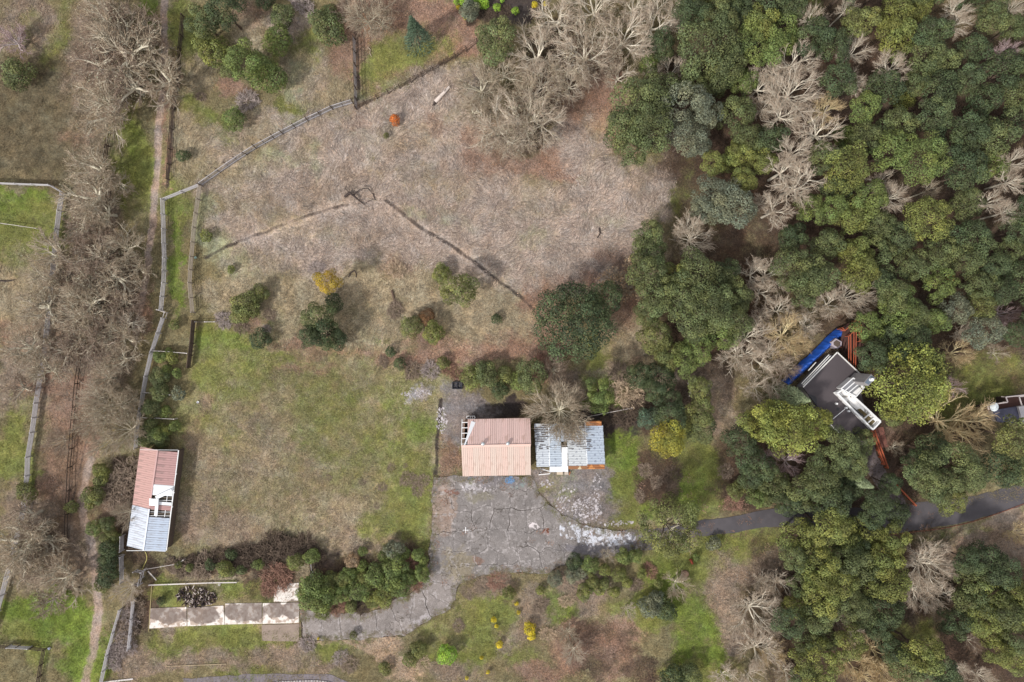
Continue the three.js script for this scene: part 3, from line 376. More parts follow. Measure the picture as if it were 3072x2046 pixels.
{
  const E = 2.9, R = 4.3;                                            // eave and ridge heights
  const nw = at(1386, 1258, E), ne = at(1592, 1252, E), rw = at(1384, 1339, R), re = at(1592, 1335, R), sw = at(1387, 1427, E), se = at(1592, 1422, E);
  const barn = thing('barn', 'barn with ribbed pink metal roof and two round roof vents', 'barn');
  const roof = new THREE.Group(); roof.name = 'roof'; barn.add(roof);
  const mk = (c, s) => std(0xffffff, .5, { metalness: .15, map: metreMap(streaked(c, .05, s, [176, 148, 134]), 6) });
  const south = [mk([204, 182, 170], 41), mk([202, 183, 171], 42), mk([206, 181, 169], 43)], north = [mk([214, 186, 178], 44), mk([210, 182, 174], 45), mk([218, 188, 180], 46)];
  const u = re.clone().sub(rw), n = 12, w = u.length() / n;
  const vN = nw.clone().sub(rw), vS = sw.clone().sub(rw), gN = sheetGeo(w - 0.012, vN.length(), 3, 0.05), gS = sheetGeo(w - 0.012, vS.length() + 0.1, 3, 0.05);
  for (let k = 0; k < n; k++) {
    const o = rw.clone().addScaledVector(u, k / n);
    const s = part('roof_panel', gS, south[(k * 5) % 3], roof); lay(s, o, u, vS);
    if (k > 0) { const m = part('roof_panel', gN, north[(k * 5) % 3], roof); lay(m, o.clone().addScaledVector(vN, 1).addScaledVector(u, 0), u, vN.clone().negate()); }
  }
  bar('ridge_cap', rw.clone().setY(R + .07), re.clone().setY(R + .07), 0.34, 0.05, std(rgb(222, 188, 174), .5), roof);
  // the bare strip with open rafters and the peeled white sheet lying over it
  for (let k = 0; k < 5; k++) { const a = rw.clone().addScaledVector(vN, (k + .4) / 5), b = a.clone().addScaledVector(u, 1.05 / n); bar('purlin', a.setY(a.y - .06), b.setY(b.y - .06), .1, .08, whitePaint, roof); }
  bar('rafter', rw.clone().setY(R - .14), nw.clone().setY(E - .14), .09, .12, whitePaint, roof); bar('rafter', rw.clone().addScaledVector(u, .09).setY(R - .14), nw.clone().addScaledVector(u, .09).setY(E - .14), .09, .12, timber, roof);
  { const a = at(1391, 1338, R + .12), b = at(1414, 1263, E + .35), c = at(1427, 1267, E + .2), g = new THREE.BufferGeometry();
    const q = [a, b, c, a.clone().add(V3(.14, 0, .05))], p = []; for (const v of q) p.push(v.x, v.y, v.z); for (const v of q) p.push(v.x, v.y - .02, v.z);
    g.setAttribute('position', new THREE.Float32BufferAttribute(p, 3)); g.setIndex([0, 2, 1, 0, 3, 2, 4, 5, 6, 4, 6, 7, 0, 1, 5, 0, 5, 4, 1, 2, 6, 1, 6, 5, 2, 3, 7, 2, 7, 6, 3, 0, 4, 3, 4, 7]); const f = g.toNonIndexed(); f.computeVertexNormals();
    const s = part('peeled_sheet', f, whiteSheet, roof); s.userData.label = 'peeled white roofing sheet lying across the open rafters'; }
  const ventG = new THREE.LatheGeometry([[0.16, 0], [0.16, .25], [.2, .28], [.27, .38], [.27, .48], [.18, .58], [0, .62]].map(([x, y]) => new THREE.Vector2(x, y)), 14), galv = std(rgb(205, 212, 214), .35, { metalness: .6 });
  for (const [x, y] of [[1449, 1331], [1524, 1330]]) { const v = part('roof_vent', ventG, galv, roof); v.position.copy(at(x, y, R + .1)); v.position.y = R - .12; }
  const ins = .3, wN = nw.clone().add(V3(ins, 0, ins)), wE = ne.clone().add(V3(-ins, 0, ins)), wS = sw.clone().add(V3(ins, 0, -ins)), wF = se.clone().add(V3(-ins, 0, -ins));
  for (const [a, b] of [[wN, wE], [wF, wS]]) part('wall', wallGeo(a, b, -.05, E - .12, E - .12, .1), siding, barn);
  for (const [p, q, m] of [[wS, wN, rw], [wE, wF, re]]) { const mid = p.clone().lerp(q, .5); part('wall', wallGeo(p, mid, -.05, E - .12, R - .2, .1), siding, barn); part('wall', wallGeo(mid, q, -.05, R - .2, E - .12, .1), siding, barn); }
  { const a = wF.clone().lerp(wS, .3), b = wF.clone().lerp(wS, .7); const d = part('door', wallGeo(a.add(V3(0, 0, .07)), b.add(V3(0, 0, .07)), 0.07, 2.4, 2.4, .06), std(rgb(120, 108, 100), .8), barn); }
  const hose = thing('pipe_stand', 'small white pipe rack with a hose coil beside the barn', 'rack');
  for (const [x0, y0, x1, y1] of [[1401, 1247, 1424, 1247], [1401, 1255, 1424, 1255], [1401, 1247, 1401, 1255], [1424, 1247, 1424, 1255], [1412, 1247, 1412, 1255]]) bar('pipe', at(x0, y0, 0).setY(.55), at(x1, y1, 0).setY(.55), .07, .07, whitePaint, hose);
  for (const [x, y] of [[1401, 1247], [1424, 1247], [1401, 1255], [1424, 1255]]) bar('leg', at(x, y).setY(-.03), at(x, y).setY(.53), .06, .06, whitePaint, hose);
  const coil = part('hose_coil', new THREE.TorusGeometry(.2, .05, 6, 14), whitePaint, hose); coil.rotation.x = Math.PI / 2; coil.position.copy(at(1422, 1251)).setY(.63);
}
{ // low corrugated shed: sheets side by side, corrugations running across
  const Hs = 2.5, shed = thing('corrugated_shed', 'low shed roofed with rusty blue-grey corrugated sheets under a bare tree', 'shed');
  const roof = new THREE.Group(); roof.name = 'roof'; shed.add(roof);
  const P = (x, y, h = Hs) => at(1340 + x / 4.53, 1200 + y / 4.53, h);
  const blue = (c, s, rust = 0) => std(0xffffff, .42, { metalness: .35, map: mottled(c, .12, s, .8, 256, (f, g2, b) => (rust && g2 > .66 - rust ? [lerp(b[0], 150, .8), lerp(b[1], 96, .8), lerp(b[2], 60, .8)] : f > .68 ? [b[0] * .8, b[1] * .8, b[2] * .82] : b)) });
  const M = { a: metreMapMat(blue([204, 210, 216], 51), 3), b: metreMapMat(blue([192, 202, 212], 52), 3), c: metreMapMat(blue([208, 212, 214], 53), 3), d: metreMapMat(blue([188, 198, 210], 54), 3), rust: metreMapMat(blue([204, 140, 84], 55, .14), 3), pale: metreMapMat(blue([226, 206, 170], 56, .16), 3) };
  function metreMapMat(m, k) { metreMap(m.map, k); return m; }
  const cols = [[1208, 1385, 320, 905, 'a', 0], [1388, 1555, 320, 905, 'b', 0.05], [1560, 1640, 320, 560, 'b', .02], [1560, 1640, 640, 905, 'white', .09], [1643, 1890, 345, 900, 'c', .03], [1893, 2140, 345, 875, 'd', .06]];
  for (const [x0, x1, y0, y1, m, up] of cols) {
    const n = m === 'white' ? 1 : y1 < 600 ? 3 : 6;
    for (let k = 0; k < n; k++) {                                    // sheets overlap like courses
      const ya = lerp(y0, y1, k / n), yb = lerp(y0, y1, (k + 1) / n), skew = (y) => (y - 600) * 0.06, hh = Hs + up + (k % 2) * .014;
      const o = P(x0 + skew(ya), yb, hh), u = P(x0 + skew(ya), ya, hh).sub(o).negate(), L = P(x1 + skew(ya), yb, hh).sub(o);
      const wdt = u.length(), g = m === 'white' ? sheetGeo(wdt, L.length(), 2, .02) : sheetGeo(wdt * 1.02, L.length(), 4, .07, .012, true);
      const s = part('roof_sheet', g, m === 'white' ? whiteSheet : M[m], roof); lay(s, P(x1 + skew(ya), ya, hh + (hsh(k, x0) - .5) * .02), P(x1 + skew(ya), yb, hh).sub(P(x1 + skew(ya), ya, hh)), o.clone().sub(P(x1 + skew(yb), yb, hh)));
    }
  }
  for (const [x0, x1, y0, y1, m, up] of [[1400, 1565, 908, 978, 'white', .14], [1560, 1650, 900, 975, 'white', .16], [1652, 1905, 895, 940, 'pale', .1], [1908, 2148, 875, 938, 'rust', .12], [1880, 2105, 285, 348, 'rust', .1]]) {
    const o = P(x1, y0, Hs + up), g = sheetGeo(P(x1, y1).sub(P(x1, y0)).length(), P(x1, y0).sub(P(x0, y0)).length(), 2, .06, .012, m !== 'white'); const s = part('roof_sheet', g, m === 'white' ? whiteSheet : M[m], roof); lay(s, o, P(x1, y1, Hs + up).sub(o), P(x0, y0, Hs + up).sub(o));
  }
  { const r = rng(57), gs = []; for (let k = 0; k < 170; k++) { const x = r() < .35 ? 1215 + r() * 170 : r() < .75 ? 1650 + r() * 230 : 1895 + r() * 130 * r(), y = 350 + 330 * Math.pow(r(), 1.3), row = Math.round(y / 23.5) * 23.5, v = P(x + (row - 600) * .06, row, Hs + .09 + (x > 1640 ? .03 : 0)), L = .3 + .9 * r() * r(); const g = new THREE.BoxGeometry(L, .03, .06 + .04 * r()); g.rotateY((r() - .5) * .2); g.translate(v.x, v.y + r() * .03, v.z); gs.push(g); } const m = part('leaf_litter', mergeGeometries(gs), std(rgb(70, 56, 50), 1), roof); m.userData.kind = 'stuff'; m.userData.label = 'dark fallen leaves lying in the corrugations'; }
  bar('batten', P(1383, 330, Hs + .1), P(1400, 900, Hs + .1), .12, .05, whiteSheet, roof); bar('batten', P(1880, 300, Hs + .1), P(1912, 905, Hs + .1), .14, .05, whiteSheet, roof);
  for (const [x, y] of [[1225, 340], [1240, 895], [1550, 895], [1650, 880], [2085, 300], [2110, 880], [1900, 880], [1560, 330]]) bar('post', P(x, y, 0).setY(-.05).setX(P(x, y, Hs).x).setZ(P(x, y, Hs).z), P(x, y, Hs).setY(Hs - .1), .12, .12, timber, shed);
  for (const y of [340, 620, 890]) bar('beam', P(1215 + (y - 600) * .06, y, Hs - .07), P(2120 + (y - 600) * .05, y, Hs - .07), .1, .1, timber, shed);
  const dark = std(rgb(110, 104, 98), .9); part('wall', wallGeo(P(1240, 345, Hs), P(2080, 320, Hs), -.05, Hs - .14, Hs - .14, .08), dark, shed); part('wall', wallGeo(P(2085, 330, Hs), P(2108, 870, Hs), -.05, Hs - .14, Hs - .14, .08), dark, shed);
  // odds and ends leaning in front
  const yy = (x, y, h) => P(x, y, 0).setY(h);
  const pallet = thing('propped_timber', 'pale timber frame propped between the barn and corrugated shed', 'frame'); bar('rail', yy(1250, 1010, .3), yy(1400, 985, .9), .1, .08, whitePaint, pallet); bar('rail', yy(1270, 930, .25), yy(1400, 955, .8), .1, .08, whitePaint, pallet); bar('upright', yy(1275, 920, -.03), yy(1275, 965, 1.0), .1, .1, whitePaint, pallet); bar('upright', yy(1400, 975, -.03), yy(1400, 975, .9), .1, .1, whitePaint, pallet); bar('upright', yy(1252, 1008, -.03), yy(1252, 1008, .32), .08, .08, whitePaint, pallet);
  for (const [x, y, w, d, c, nm, lb] of [[1535, 985, .9, .45, [206, 190, 168], 'cardboard_box', 'tan cardboard box standing under the shed edge'], [1625, 985, .55, .45, [196, 184, 170], 'plywood_crate', 'pale plywood crate standing under the shed edge']]) { const b = thing(nm, lb, 'box'), p = yy(x, y, 0), m = std(rgb(...c), .9); for (const [bw, bh, bd, bx, by, bz] of [[w, .4, .03, 0, .25, d / 2], [w, .4, .03, 0, .25, -d / 2], [.03, .4, d - .03, w / 2 - .016, .25, 0], [.03, .4, d - .03, -w / 2 + .016, .25, 0], [w, .04, d + .03, 0, .47, 0]]) part(bh < .1 ? 'lid' : 'side', boxGeo(bw, bh, bd, p.x + bx, by - .03, p.z + bz), m, b); }
  const pl = thing('rusty_plank', 'rusty brown plank leaning at the shed edge', 'plank'); bar('board', yy(1665, 1020, .03), yy(1672, 960, .85), .14, .05, std(rgb(156, 100, 66), .9), pl);
}
{ // stable with patchwork roof
  const E = 2.5, R = 3.2, P = (x, y, h) => at(340 + x / 4.355, 1320 + y / 4.355, h);
  const st = thing('stable', 'long stable with patched pink, white and pale blue roof', 'stable'), roof = new THREE.Group(); roof.name = 'roof'; st.add(roof);
  const W0 = P(350, 130, E), W1 = P(175, 1440, E), R0 = P(582, 133, R), R1 = P(395, 1440, R), E0 = P(845, 135, E), E1 = P(685, 1445, E);
  const mk = (c, s, rough = .5) => std(0xffffff, rough, { metalness: .15, map: metreMap(streaked(c, .1, s, [120, 104, 98]), 6) });
  const pinkW = mk([188, 150, 142], 61), pinkE = mk([184, 146, 142], 62), blueW = mk([198, 204, 214], 63, .4), blueE = mk([186, 197, 212], 64, .4);
  const T = (y) => (y - 132) / 1310;
  const strip = (A0, A1, B0, B1, y0, y1, n, mat, lift = 0, ribs = 3) => { for (let k = 0; k < n; k++) { const ta = T(lerp(y0, y1, k / n)), tb = T(lerp(y0, y1, (k + 1) / n)), o = A0.clone().lerp(A1, ta), o2 = A0.clone().lerp(A1, tb), b = B0.clone().lerp(B1, ta); o.y += lift; o2.y += lift; b.y += lift; const u = o2.clone().sub(o), v = b.clone().sub(o); const s = part('roof_panel', sheetGeo(u.length() - .008, v.length(), ribs, .035), mat, roof);
      const x = u.clone().normalize(), nrm = v.clone().cross(x).normalize(), flip = nrm.y < 0; if (!flip) lay(s, o, u, x.clone().cross(nrm).normalize()); else { lay(s, o2, u.clone().negate(), v.clone().addScaledVector(x, -v.dot(x))); } } };
  strip(R0, R1, W0, W1, 132, 900, 9, pinkW); strip(R0, R1, W0, W1, 902, 1440, 6, blueW, .02);
  strip(R0, R1, E0, E1, 135, 575, 5, pinkE); strip(R0, R1, E0, E1, 577, 715, 1, whiteSheet, .03, 1); strip(R0, R1, E0, E1, 795, 838, 1, whiteSheet, .03, 1); strip(R0, R1, E0, E1, 842, 905, 1, pinkE); strip(R0, R1, E0, E1, 1000, 1443, 5, blueE, .02);
  bar('ridge_cap', R0.clone().setY(R + .06), R0.clone().lerp(R1, T(760)).setY(R + .06), .22, .04, pinkE, roof); bar('ridge_cap', R0.clone().lerp(R1, T(900)).setY(R + .08), R1.clone().setY(R + .08), .2, .04, blueW, roof);
  for (const y of [725, 755, 788, 915, 940, 965, 990]) { const a = R0.clone().lerp(R1, T(y)), b = E0.clone().lerp(E1, T(y)); bar('rafter', a.setY(R - .1), b.setY(E - .1), .07, .1, y % 2 ? timber : whitePaint, roof); }
  for (const f of [.35, .75]) { const p = (y) => R0.clone().lerp(R1, T(y)).lerp(E0.clone().lerp(E1, T(y)), f).add(V3(0, -.03, 0)); bar('purlin', p(712), p(800), .08, .06, whitePaint, roof); bar('purlin', p(903), p(1003), .08, .06, whitePaint, roof); }
  { const m = part('loose_sheet', sheetGeo(.45, 2.6, 1, .03), whiteSheet, roof); lay(m, P(555, 760, R + .12), V3(1, -.15, .1), V3(-.1, -.02, 1)); const m2 = part('loose_sheet', sheetGeo(1.3, 1.0, 2, .03), whiteSheet, roof); lay(m2, P(470, 765, R + .16), V3(1, 0, .05), V3(-.05, -.06, 1)); const m3 = part('loose_sheet', sheetGeo(2.4, .5, 1, .03), whiteSheet, roof); lay(m3, P(545, 735, R + .1), V3(1, -.12, -.45), V3(.4, 0, .9)); }
  for (const [A, B] of [[E0, E1]]) bar('gutter', A.clone().add(V3(.06, -.06, 0)), B.clone().add(V3(.06, -.06, 0)), .14, .1, whitePaint, roof);
  for (const [A, B] of [[W0, R0], [R0, E0]]) bar('barge_board', A.clone().add(V3(0, 0, -.05)), B.clone().add(V3(0, 0, -.05)), .05, .14, whitePaint, roof); for (const [A, B] of [[W1, R1], [R1, E1]]) bar('barge_board', A.clone().add(V3(0, -.02, .05)), B.clone().add(V3(0, -.02, .05)), .06, .14, whitePaint, roof);
  const wood = std(0xffffff, .95, { map: mottled([96, 82, 72], .3, 66, 2) });
  const inn = (v, dx, dz) => v.clone().add(V3(dx, 0, dz)), nW = inn(W0, .15, .2), sW = inn(W1, .2, -.2), nE = inn(E0, -.25, .2), sE = inn(E1, -.2, -.2);
  part('wall', wallGeo(sW, nW, -.05, E - .1, E - .1, .08), wood, st); part('wall', wallGeo(nE, sE, -.05, E - .3, E - .3, .08), wood, st); part('wall', wallGeo(nW, nE, -.05, E - .1, E - .1, .08), wood, st); part('wall', wallGeo(sE, sW, -.05, E - .1, E - .1, .08), wood, st);
  for (let k = 0; k < 6; k++) { const p = E0.clone().lerp(E1, k / 5).add(V3(-.34, 0, k === 0 ? .1 : k === 5 ? -.1 : 0)); bar('post', p.clone().setY(-.05), p.clone().setY(E - .32), .12, .12, darkTimber, st); }
  for (const y of [440, 685, 870]) { const l = part('yard_light', new THREE.SphereGeometry(.09, 10, 8), whitePaint, st); l.position.copy(E0).lerp(E1, T(y)).add(V3(.18, -.02, 0)); bar('light_arm', l.position.clone(), l.position.clone().add(V3(-.2, 0, 0)), .04, .04, whitePaint, st); }
  const hose = thing('garden_hose', 'pale yellow hose trailing from the stable gable', 'hose'); part('hose_run', new THREE.TubeGeometry(new THREE.CatmullRomCurve3([P(405, 1450, .1), P(432, 1490, .05), P(436, 1560, .06), P(400, 1640, .05), P(380, 1690, .06)].map((v) => v.setY(.05))), 24, .06, 5), std(rgb(196, 184, 110), .7), hose);
}

// ---------------------------------------------------------------- flat-roofed house with parapets, tarp and railings
const prism = (pts, h0, h1, ch = 0.03, hp = h1) => slabGeo(px2(pts, hp), h0, h1, ch);
const orange = std(0xffffff, .8, { map: mottled([176, 92, 62], .15, 71, 2) }), deckMat = std(0xffffff, .9, { map: metreMap(mottled([78, 52, 46], .25, 72), 2) });
{
  const Q = (list) => { const o = []; for (let i = 0; i < list.length; i += 2) o.push(2340 + list[i] / 4.126, 940 + list[i + 1] / 4.126); return o; };
  const Z = (x, y, h) => at(2340 + x / 4.126, 940 + y / 4.126, h);
  const h = 3.6, house = thing('flat_roof_house', 'modern house with dark flat roof, white parapet walls and grey chimney', 'house');
  const roofMat = std(0xffffff, .8, { map: metreMap(mottled([58, 58, 61], .14, 73, .7, 512, (f, g2, b) => (g2 > .54 ? [b[0] * 1.22 + 8, b[1] * 1.16 + 4, b[2] * 1.14 + 4] : b)), 14) });
  part('roof', prism(Q([708, 482, 1040, 795, 1010, 1010, 1130, 1440, 1010, 1500, 730, 1485, 620, 1370, 285, 915]), h - .35, h, .03), roofMat, house);
  part('wall', prism(Q([705, 520, 1000, 800, 985, 1010, 1100, 1400, 1000, 1460, 740, 1450, 630, 1340, 330, 920]), -.05, h - .36, 0, h), std(rgb(150, 146, 142), .8), house);
  const edge = std(rgb(222, 220, 214), .6), rim = [[285, 915, 708, 482], [708, 482, 1040, 795], [735, 1485, 620, 1370]];
  for (const [a, b, c, d] of rim) bar('roof_edge', Z(a, b, h + .05), Z(c, d, h + .05), .16, .1, edge, house);
  for (const o of [-34, -18]) bar('roof_edge', Z(300 + o, 905 + o, h - .1), Z(640 + o, 545 + o, h - .1), .1, .1, edge, house);
  // white parapet arm: a long trough with planting bed
  const white = std(0xffffff, .6, { map: metreMap(mottled([226, 224, 222], .1, 74, 1, 256, (f, g2, b) => (f > .62 ? [150, 146, 140] : b)), 4) });
  const q = h + .9, arm = [690, 985, 800, 925, 870, 1000, 1228, 1335, 1132, 1436];
  part('parapet_floor', prism(Q(arm), h + .004, h + .3, .02, q), white, house);
  for (let i = 0; i < arm.length; i += 2) { const j = (i + 2) % arm.length; bar('parapet_wall', Z(arm[i], arm[i + 1], q - .42), Z(arm[j], arm[j + 1], q - .42), .22, .85, whitePaint, house); }
  part('planting_bed', prism(Q([985, 1195, 1020, 1185, 1200, 1345, 1140, 1405]), h + .3, h + .42, .02, q), std(rgb(96, 84, 56), 1), house); bar('trough_divider', Z(1040, 1300, q - .3), Z(1110, 1240, q - .3), .1, .3, whitePaint, house); bar('trough_divider', Z(1090, 1350, q - .3), Z(1160, 1290, q - .3), .1, .3, whitePaint, house); bar('trough_divider', Z(820, 1110, q - .3), Z(1030, 1270, q - .3), .12, .5, std(rgb(60, 60, 60), .9), house);
  // square lantern with four glazed bays
  const sq = [745, 935, 905, 795, 1045, 915, 940, 1030, 830, 940, 770, 990], k = h + 1.5;
  part('lantern_wall', prism(Q([755, 930, 905, 800, 1040, 915, 940, 1025]), h + .004, k - .15, .02, k), white, house);
  const glaz = std(rgb(128, 128, 132), .3), bays = [[760, 925, 905, 800], [795, 958, 945, 832], [835, 985, 985, 865], [885, 1005, 1018, 893]];
  for (let b = 0; b < 3; b++) { const [x0, y0, x1, y1] = bays[b], [x2, y2, x3, y3] = bays[b + 1]; const L = (a, c, t) => lerp(a, c, t); part('pane', prism(Q([L(x0, x2, .1), L(y0, y2, .1), L(x1, x3, .1), L(y1, y3, .1), L(x1, x3, .9), L(y1, y3, .9), L(x0, x2, .9), L(y0, y2, .9)]), k - .15, k - .08, .01, k), glaz, house); }
  const frm = [[755, 932, 905, 798], [905, 798, 1044, 916], [1044, 916, 940, 1030], [940, 1030, 755, 932], [795, 962, 945, 832], [835, 988, 985, 865]]; for (const [a, b, c, d] of frm) bar('lantern_frame', Z(a, b, k - .03), Z(c, d, k - .03), .14, .18, whitePaint, house);
  // chimney
  const ch = 8.2; const chim = part('chimney', prism(Q([1040, 855, 1130, 755, 1185, 800, 1095, 900]), h - .3, ch, .03), std(0xffffff, .85, { map: metreMap(mottled([150, 146, 146], .14, 75), 2) }), house);
  part('chimney_cap', prism(Q([1052, 856, 1128, 770, 1172, 802, 1096, 886]), ch + .003, ch + .1, .02), std(rgb(92, 104, 118), .6), chim); const pot = part('chimney_pot', new THREE.CylinderGeometry(.22, .26, .5, 12), whitePaint, chim); pot.position.copy(Z(1118, 818, ch)).setY(ch + .34);
  for (const [x, y] of [[735, 918], [820, 1170], [700, 1118], [850, 1210]]) { const v = part('roof_vent', new THREE.CylinderGeometry(.14, .17, .4, 10), whitePaint, house); v.position.copy(Z(x, y, h + .2)).setY(h + .2); }
  bar('roof_pipe', Z(650, 1310, h + .05), Z(815, 1175, h + .05), .08, .08, whitePaint, house);
  // terrace and deck
  const deck = thing('timber_deck', 'dark red timber deck with orange railings behind the house', 'deck');
  const n = 9; for (let i = 0; i < n; i++) { const t0 = i / n, t1 = (i + .93) / n, a = [lerp(735, 1010, t0), lerp(440, 720, t0)], b = [lerp(735, 1010, t1), lerp(440, 720, t1)], tx = 140, ty = -330; part('plank', prism(Q([a[0], a[1], a[0] + tx * .95, a[1] + ty, b[0] + tx * .2, b[1] + ty * .95, b[0], b[1]]), 1.9, 2.05, .01), deckMat, deck); }
  for (const [x, y] of [[760, 420], [860, 280], [1000, 340], [940, 620]]) bar('post', Z(x, y, 2).setY(-.05), Z(x, y, 2).setY(1.9), .14, .14, orange, deck);
  const rails = [[850, 285, 875, 262], [875, 262, 955, 178], [850, 285, 850, 600], [875, 265, 878, 620], [915, 225, 912, 640], [945, 190, 935, 670], [975, 130, 985, 350], [1008, 150, 1000, 345], [935, 95, 970, 85], [970, 85, 1010, 150], [935, 95, 805, 215], [805, 215, 775, 180], [790, 215, 750, 195]];
  for (const [a, b, c, d] of rails) { const s = Z(a, b, 3.1), e = Z(c, d, 3.1); bar('railing', s, e, .1, .07, orange, deck); bar('baluster', s.clone().setY(2.02), s.clone().setY(3.08), .09, .09, orange, deck); bar('baluster', e.clone().setY(2.02), e.clone().setY(3.08), .08, .1, orange, deck); }
  const box = thing('stone_planter', 'pale lilac planter box at the end of the blue tarp', 'planter'); part('basin', prism(Q([640, 355, 695, 308, 770, 350, 765, 400, 715, 440, 650, 400]), -.04, 2.2, .06), std(rgb(172, 162, 170), .8), box); part('soil_bed', prism(Q([665, 358, 698, 330, 750, 358, 745, 392, 713, 418, 668, 392]), 2.202, 2.26, .02), std(rgb(90, 78, 70), 1), box);
  // blue tarp: a crumpled sheet over a low frame
  { const A = Z(790, 225, 1.7), B = Z(95, 880, 1.7), u = B.clone().sub(A), L = u.length(), v = V3(u.z, 0, -u.x).normalize(), nx = 90, nz = 14, Wd = 1.45, p = [], ix = [], r = rng(81);
    for (let i = 0; i <= nx; i++) for (let j = 0; j <= nz; j++) { const s = i / nx, t = j / nz - .5, w = Wd * (1 + (fbm(s * 9, 3) - .5) * .5), wav = (fbm(s * 40, t * 5 + 5, 3) - .5) * .55, q = A.clone().addScaledVector(u, s).addScaledVector(v, t * w); p.push(q.x, 1.75 - 1.3 * Math.pow(Math.abs(t) * 2, 1.6) + wav * (1 - Math.abs(t)), q.z); }
    for (let i = 0; i < nx; i++) for (let j = 0; j < nz; j++) { const a = i * (nz + 1) + j, e = a + nz + 1; ix.push(a, a + 1, e, e, a + 1, e + 1); }
    const g = new THREE.BufferGeometry(); g.setAttribute('position', new THREE.Float32BufferAttribute(p, 3)); g.setIndex(ix); g.computeVertexNormals();
    const tarp = thing('blue_tarp', 'long crumpled blue tarp covering a row beside the house', 'tarp'); part('sheet', g, std(rgb(36, 84, 172), .4), tarp);
    for (let k = 0; k < 8; k++) { const q = A.clone().addScaledVector(u, (k + .5) / 8).addScaledVector(v, .3); bar('prop', q.clone().setY(-.2), q.clone().setY(1.0), .1, .1, timber, tarp); } }
  bar('roof_edge', Z(350, 708, 2.6), Z(445, 605, 2.6), .12, .1, edge, house);
  // orange railings along the path
  const J = (x, y, hh) => at(2560 + x / 5.6, 1280 + y / 5.6, hh);
  const ramp = thing('path_railing', 'pair of orange timber railings beside the house path', 'railing'); for (const [a, b, c, d] of [[310, 60, 525, 640], [350, 40, 590, 700]]) { bar('rail', J(a, b, 1), J(c, d, 1), .16, .1, orange, ramp); bar('rail', J(a, b, 1).setY(.5), J(c, d, 1).setY(.5), .06, .1, orange, ramp); for (let k = 0; k <= 5; k++) { const q = J(a, b, 1).lerp(J(c, d, 1), k / 5); bar('post', q.clone().setY(-.03), q.clone().setY(.96), .12, .12, orange, ramp); } }
  const rr = thing('drive_railing', 'single orange timber railing ending at the asphalt drive', 'railing'); bar('rail', J(735, 985, 1), J(1060, 1330, 1), .2, .1, orange, rr); for (let k = 0; k <= 4; k++) { const q = J(735, 985, 1).lerp(J(1060, 1330, 1), k / 4); bar('post', q.clone().setY(-.02), q.clone().setY(.95), .14, .14, orange, rr); }
  const terr = part('terrace', prism([2618, 1285, 2650, 1280, 2664, 1340, 2640, 1345], -.04, .06, .01, .06), std(0xffffff, .9, { map: metreMap(mottled([126, 82, 72], .15, 77), 3) }), scene); tag(terr, 'brick red terrace beside the white parapet', 'terrace', null, 'structure');
}
{ // second house at the edge: deck, white rails, dark roof
  const S = 8.71, Z = (x, y, h) => at(2880 + x / S, 1140 + y / S, h), Q = (l) => { const o = []; for (let i = 0; i < l.length; i += 2) o.push(2880 + l[i] / S, 1140 + l[i + 1] / S); return o; };
  const hs = thing('deck_house', 'house with dark roof, white railed brown deck and parasol', 'house'), wr = std(rgb(224, 210, 204), .6);
  part('deck', prism(Q([625, 670, 1190, 590, 1180, 450, 1900, 370, 1950, 700, 1500, 690, 980, 770, 640, 830]), 2.2, 2.4, .02, 2.4), deckMat, hs); part('deck_base', prism(Q([690, 690, 1230, 610, 1230, 470, 1900, 400, 1950, 690, 1500, 680, 980, 750, 700, 800]), -.05, 2.19, 0, 2.4), std(rgb(80, 66, 60), .9), hs);
  part('roof', prism(Q([880, 790, 1500, 690, 1560, 720, 1660, 1150, 1300, 1180, 980, 1080]), 2.9, 3.2, .02), std(0xffffff, .7, { map: metreMap(mottled([70, 70, 88], .2, 78), 8) }), hs); part('wall', prism(Q([920, 810, 1500, 710, 1620, 1120, 1300, 1150, 1000, 1060]), -.05, 2.89, 0, 3.2), std(rgb(150, 140, 132), .8), hs);
  part('roof', prism(Q([1530, 700, 1900, 640, 2100, 1200, 1660, 1160]), 3.3, 3.7, .02), std(rgb(176, 172, 174), .6), hs); part('wall', prism(Q([1560, 720, 1880, 660, 2060, 1180, 1670, 1140]), -.05, 3.29, 0, 3.7), std(rgb(150, 140, 132), .8), hs);
  for (const [a, b, c, d] of [[710, 650, 1245, 580], [710, 650, 755, 785], [1245, 580, 1200, 445], [1200, 445, 1900, 370], [1545, 435, 1620, 680], [1545, 435, 1900, 400]]) { bar('railing', Z(a, b, 3.3), Z(c, d, 3.3), .16, .1, wr, hs); bar('railing_post', Z(a, b, 3.3).setY(2.38), Z(a, b, 3.3).setY(3.25), .1, .1, wr, hs); }
  const par = thing('parasol', 'small round white parasol standing on the brown deck', 'parasol'), c = Z(905, 705, 4.2); const cv = part('canopy', new THREE.ConeGeometry(.65, .35, 12), std(rgb(226, 234, 236), .8), par); cv.position.set(c.x, 4.3, c.z); bar('pole', V3(c.x, 2.4, c.z), V3(c.x, 4.3, c.z), .06, .06, whitePaint, par);
}
console.log('buildings done');

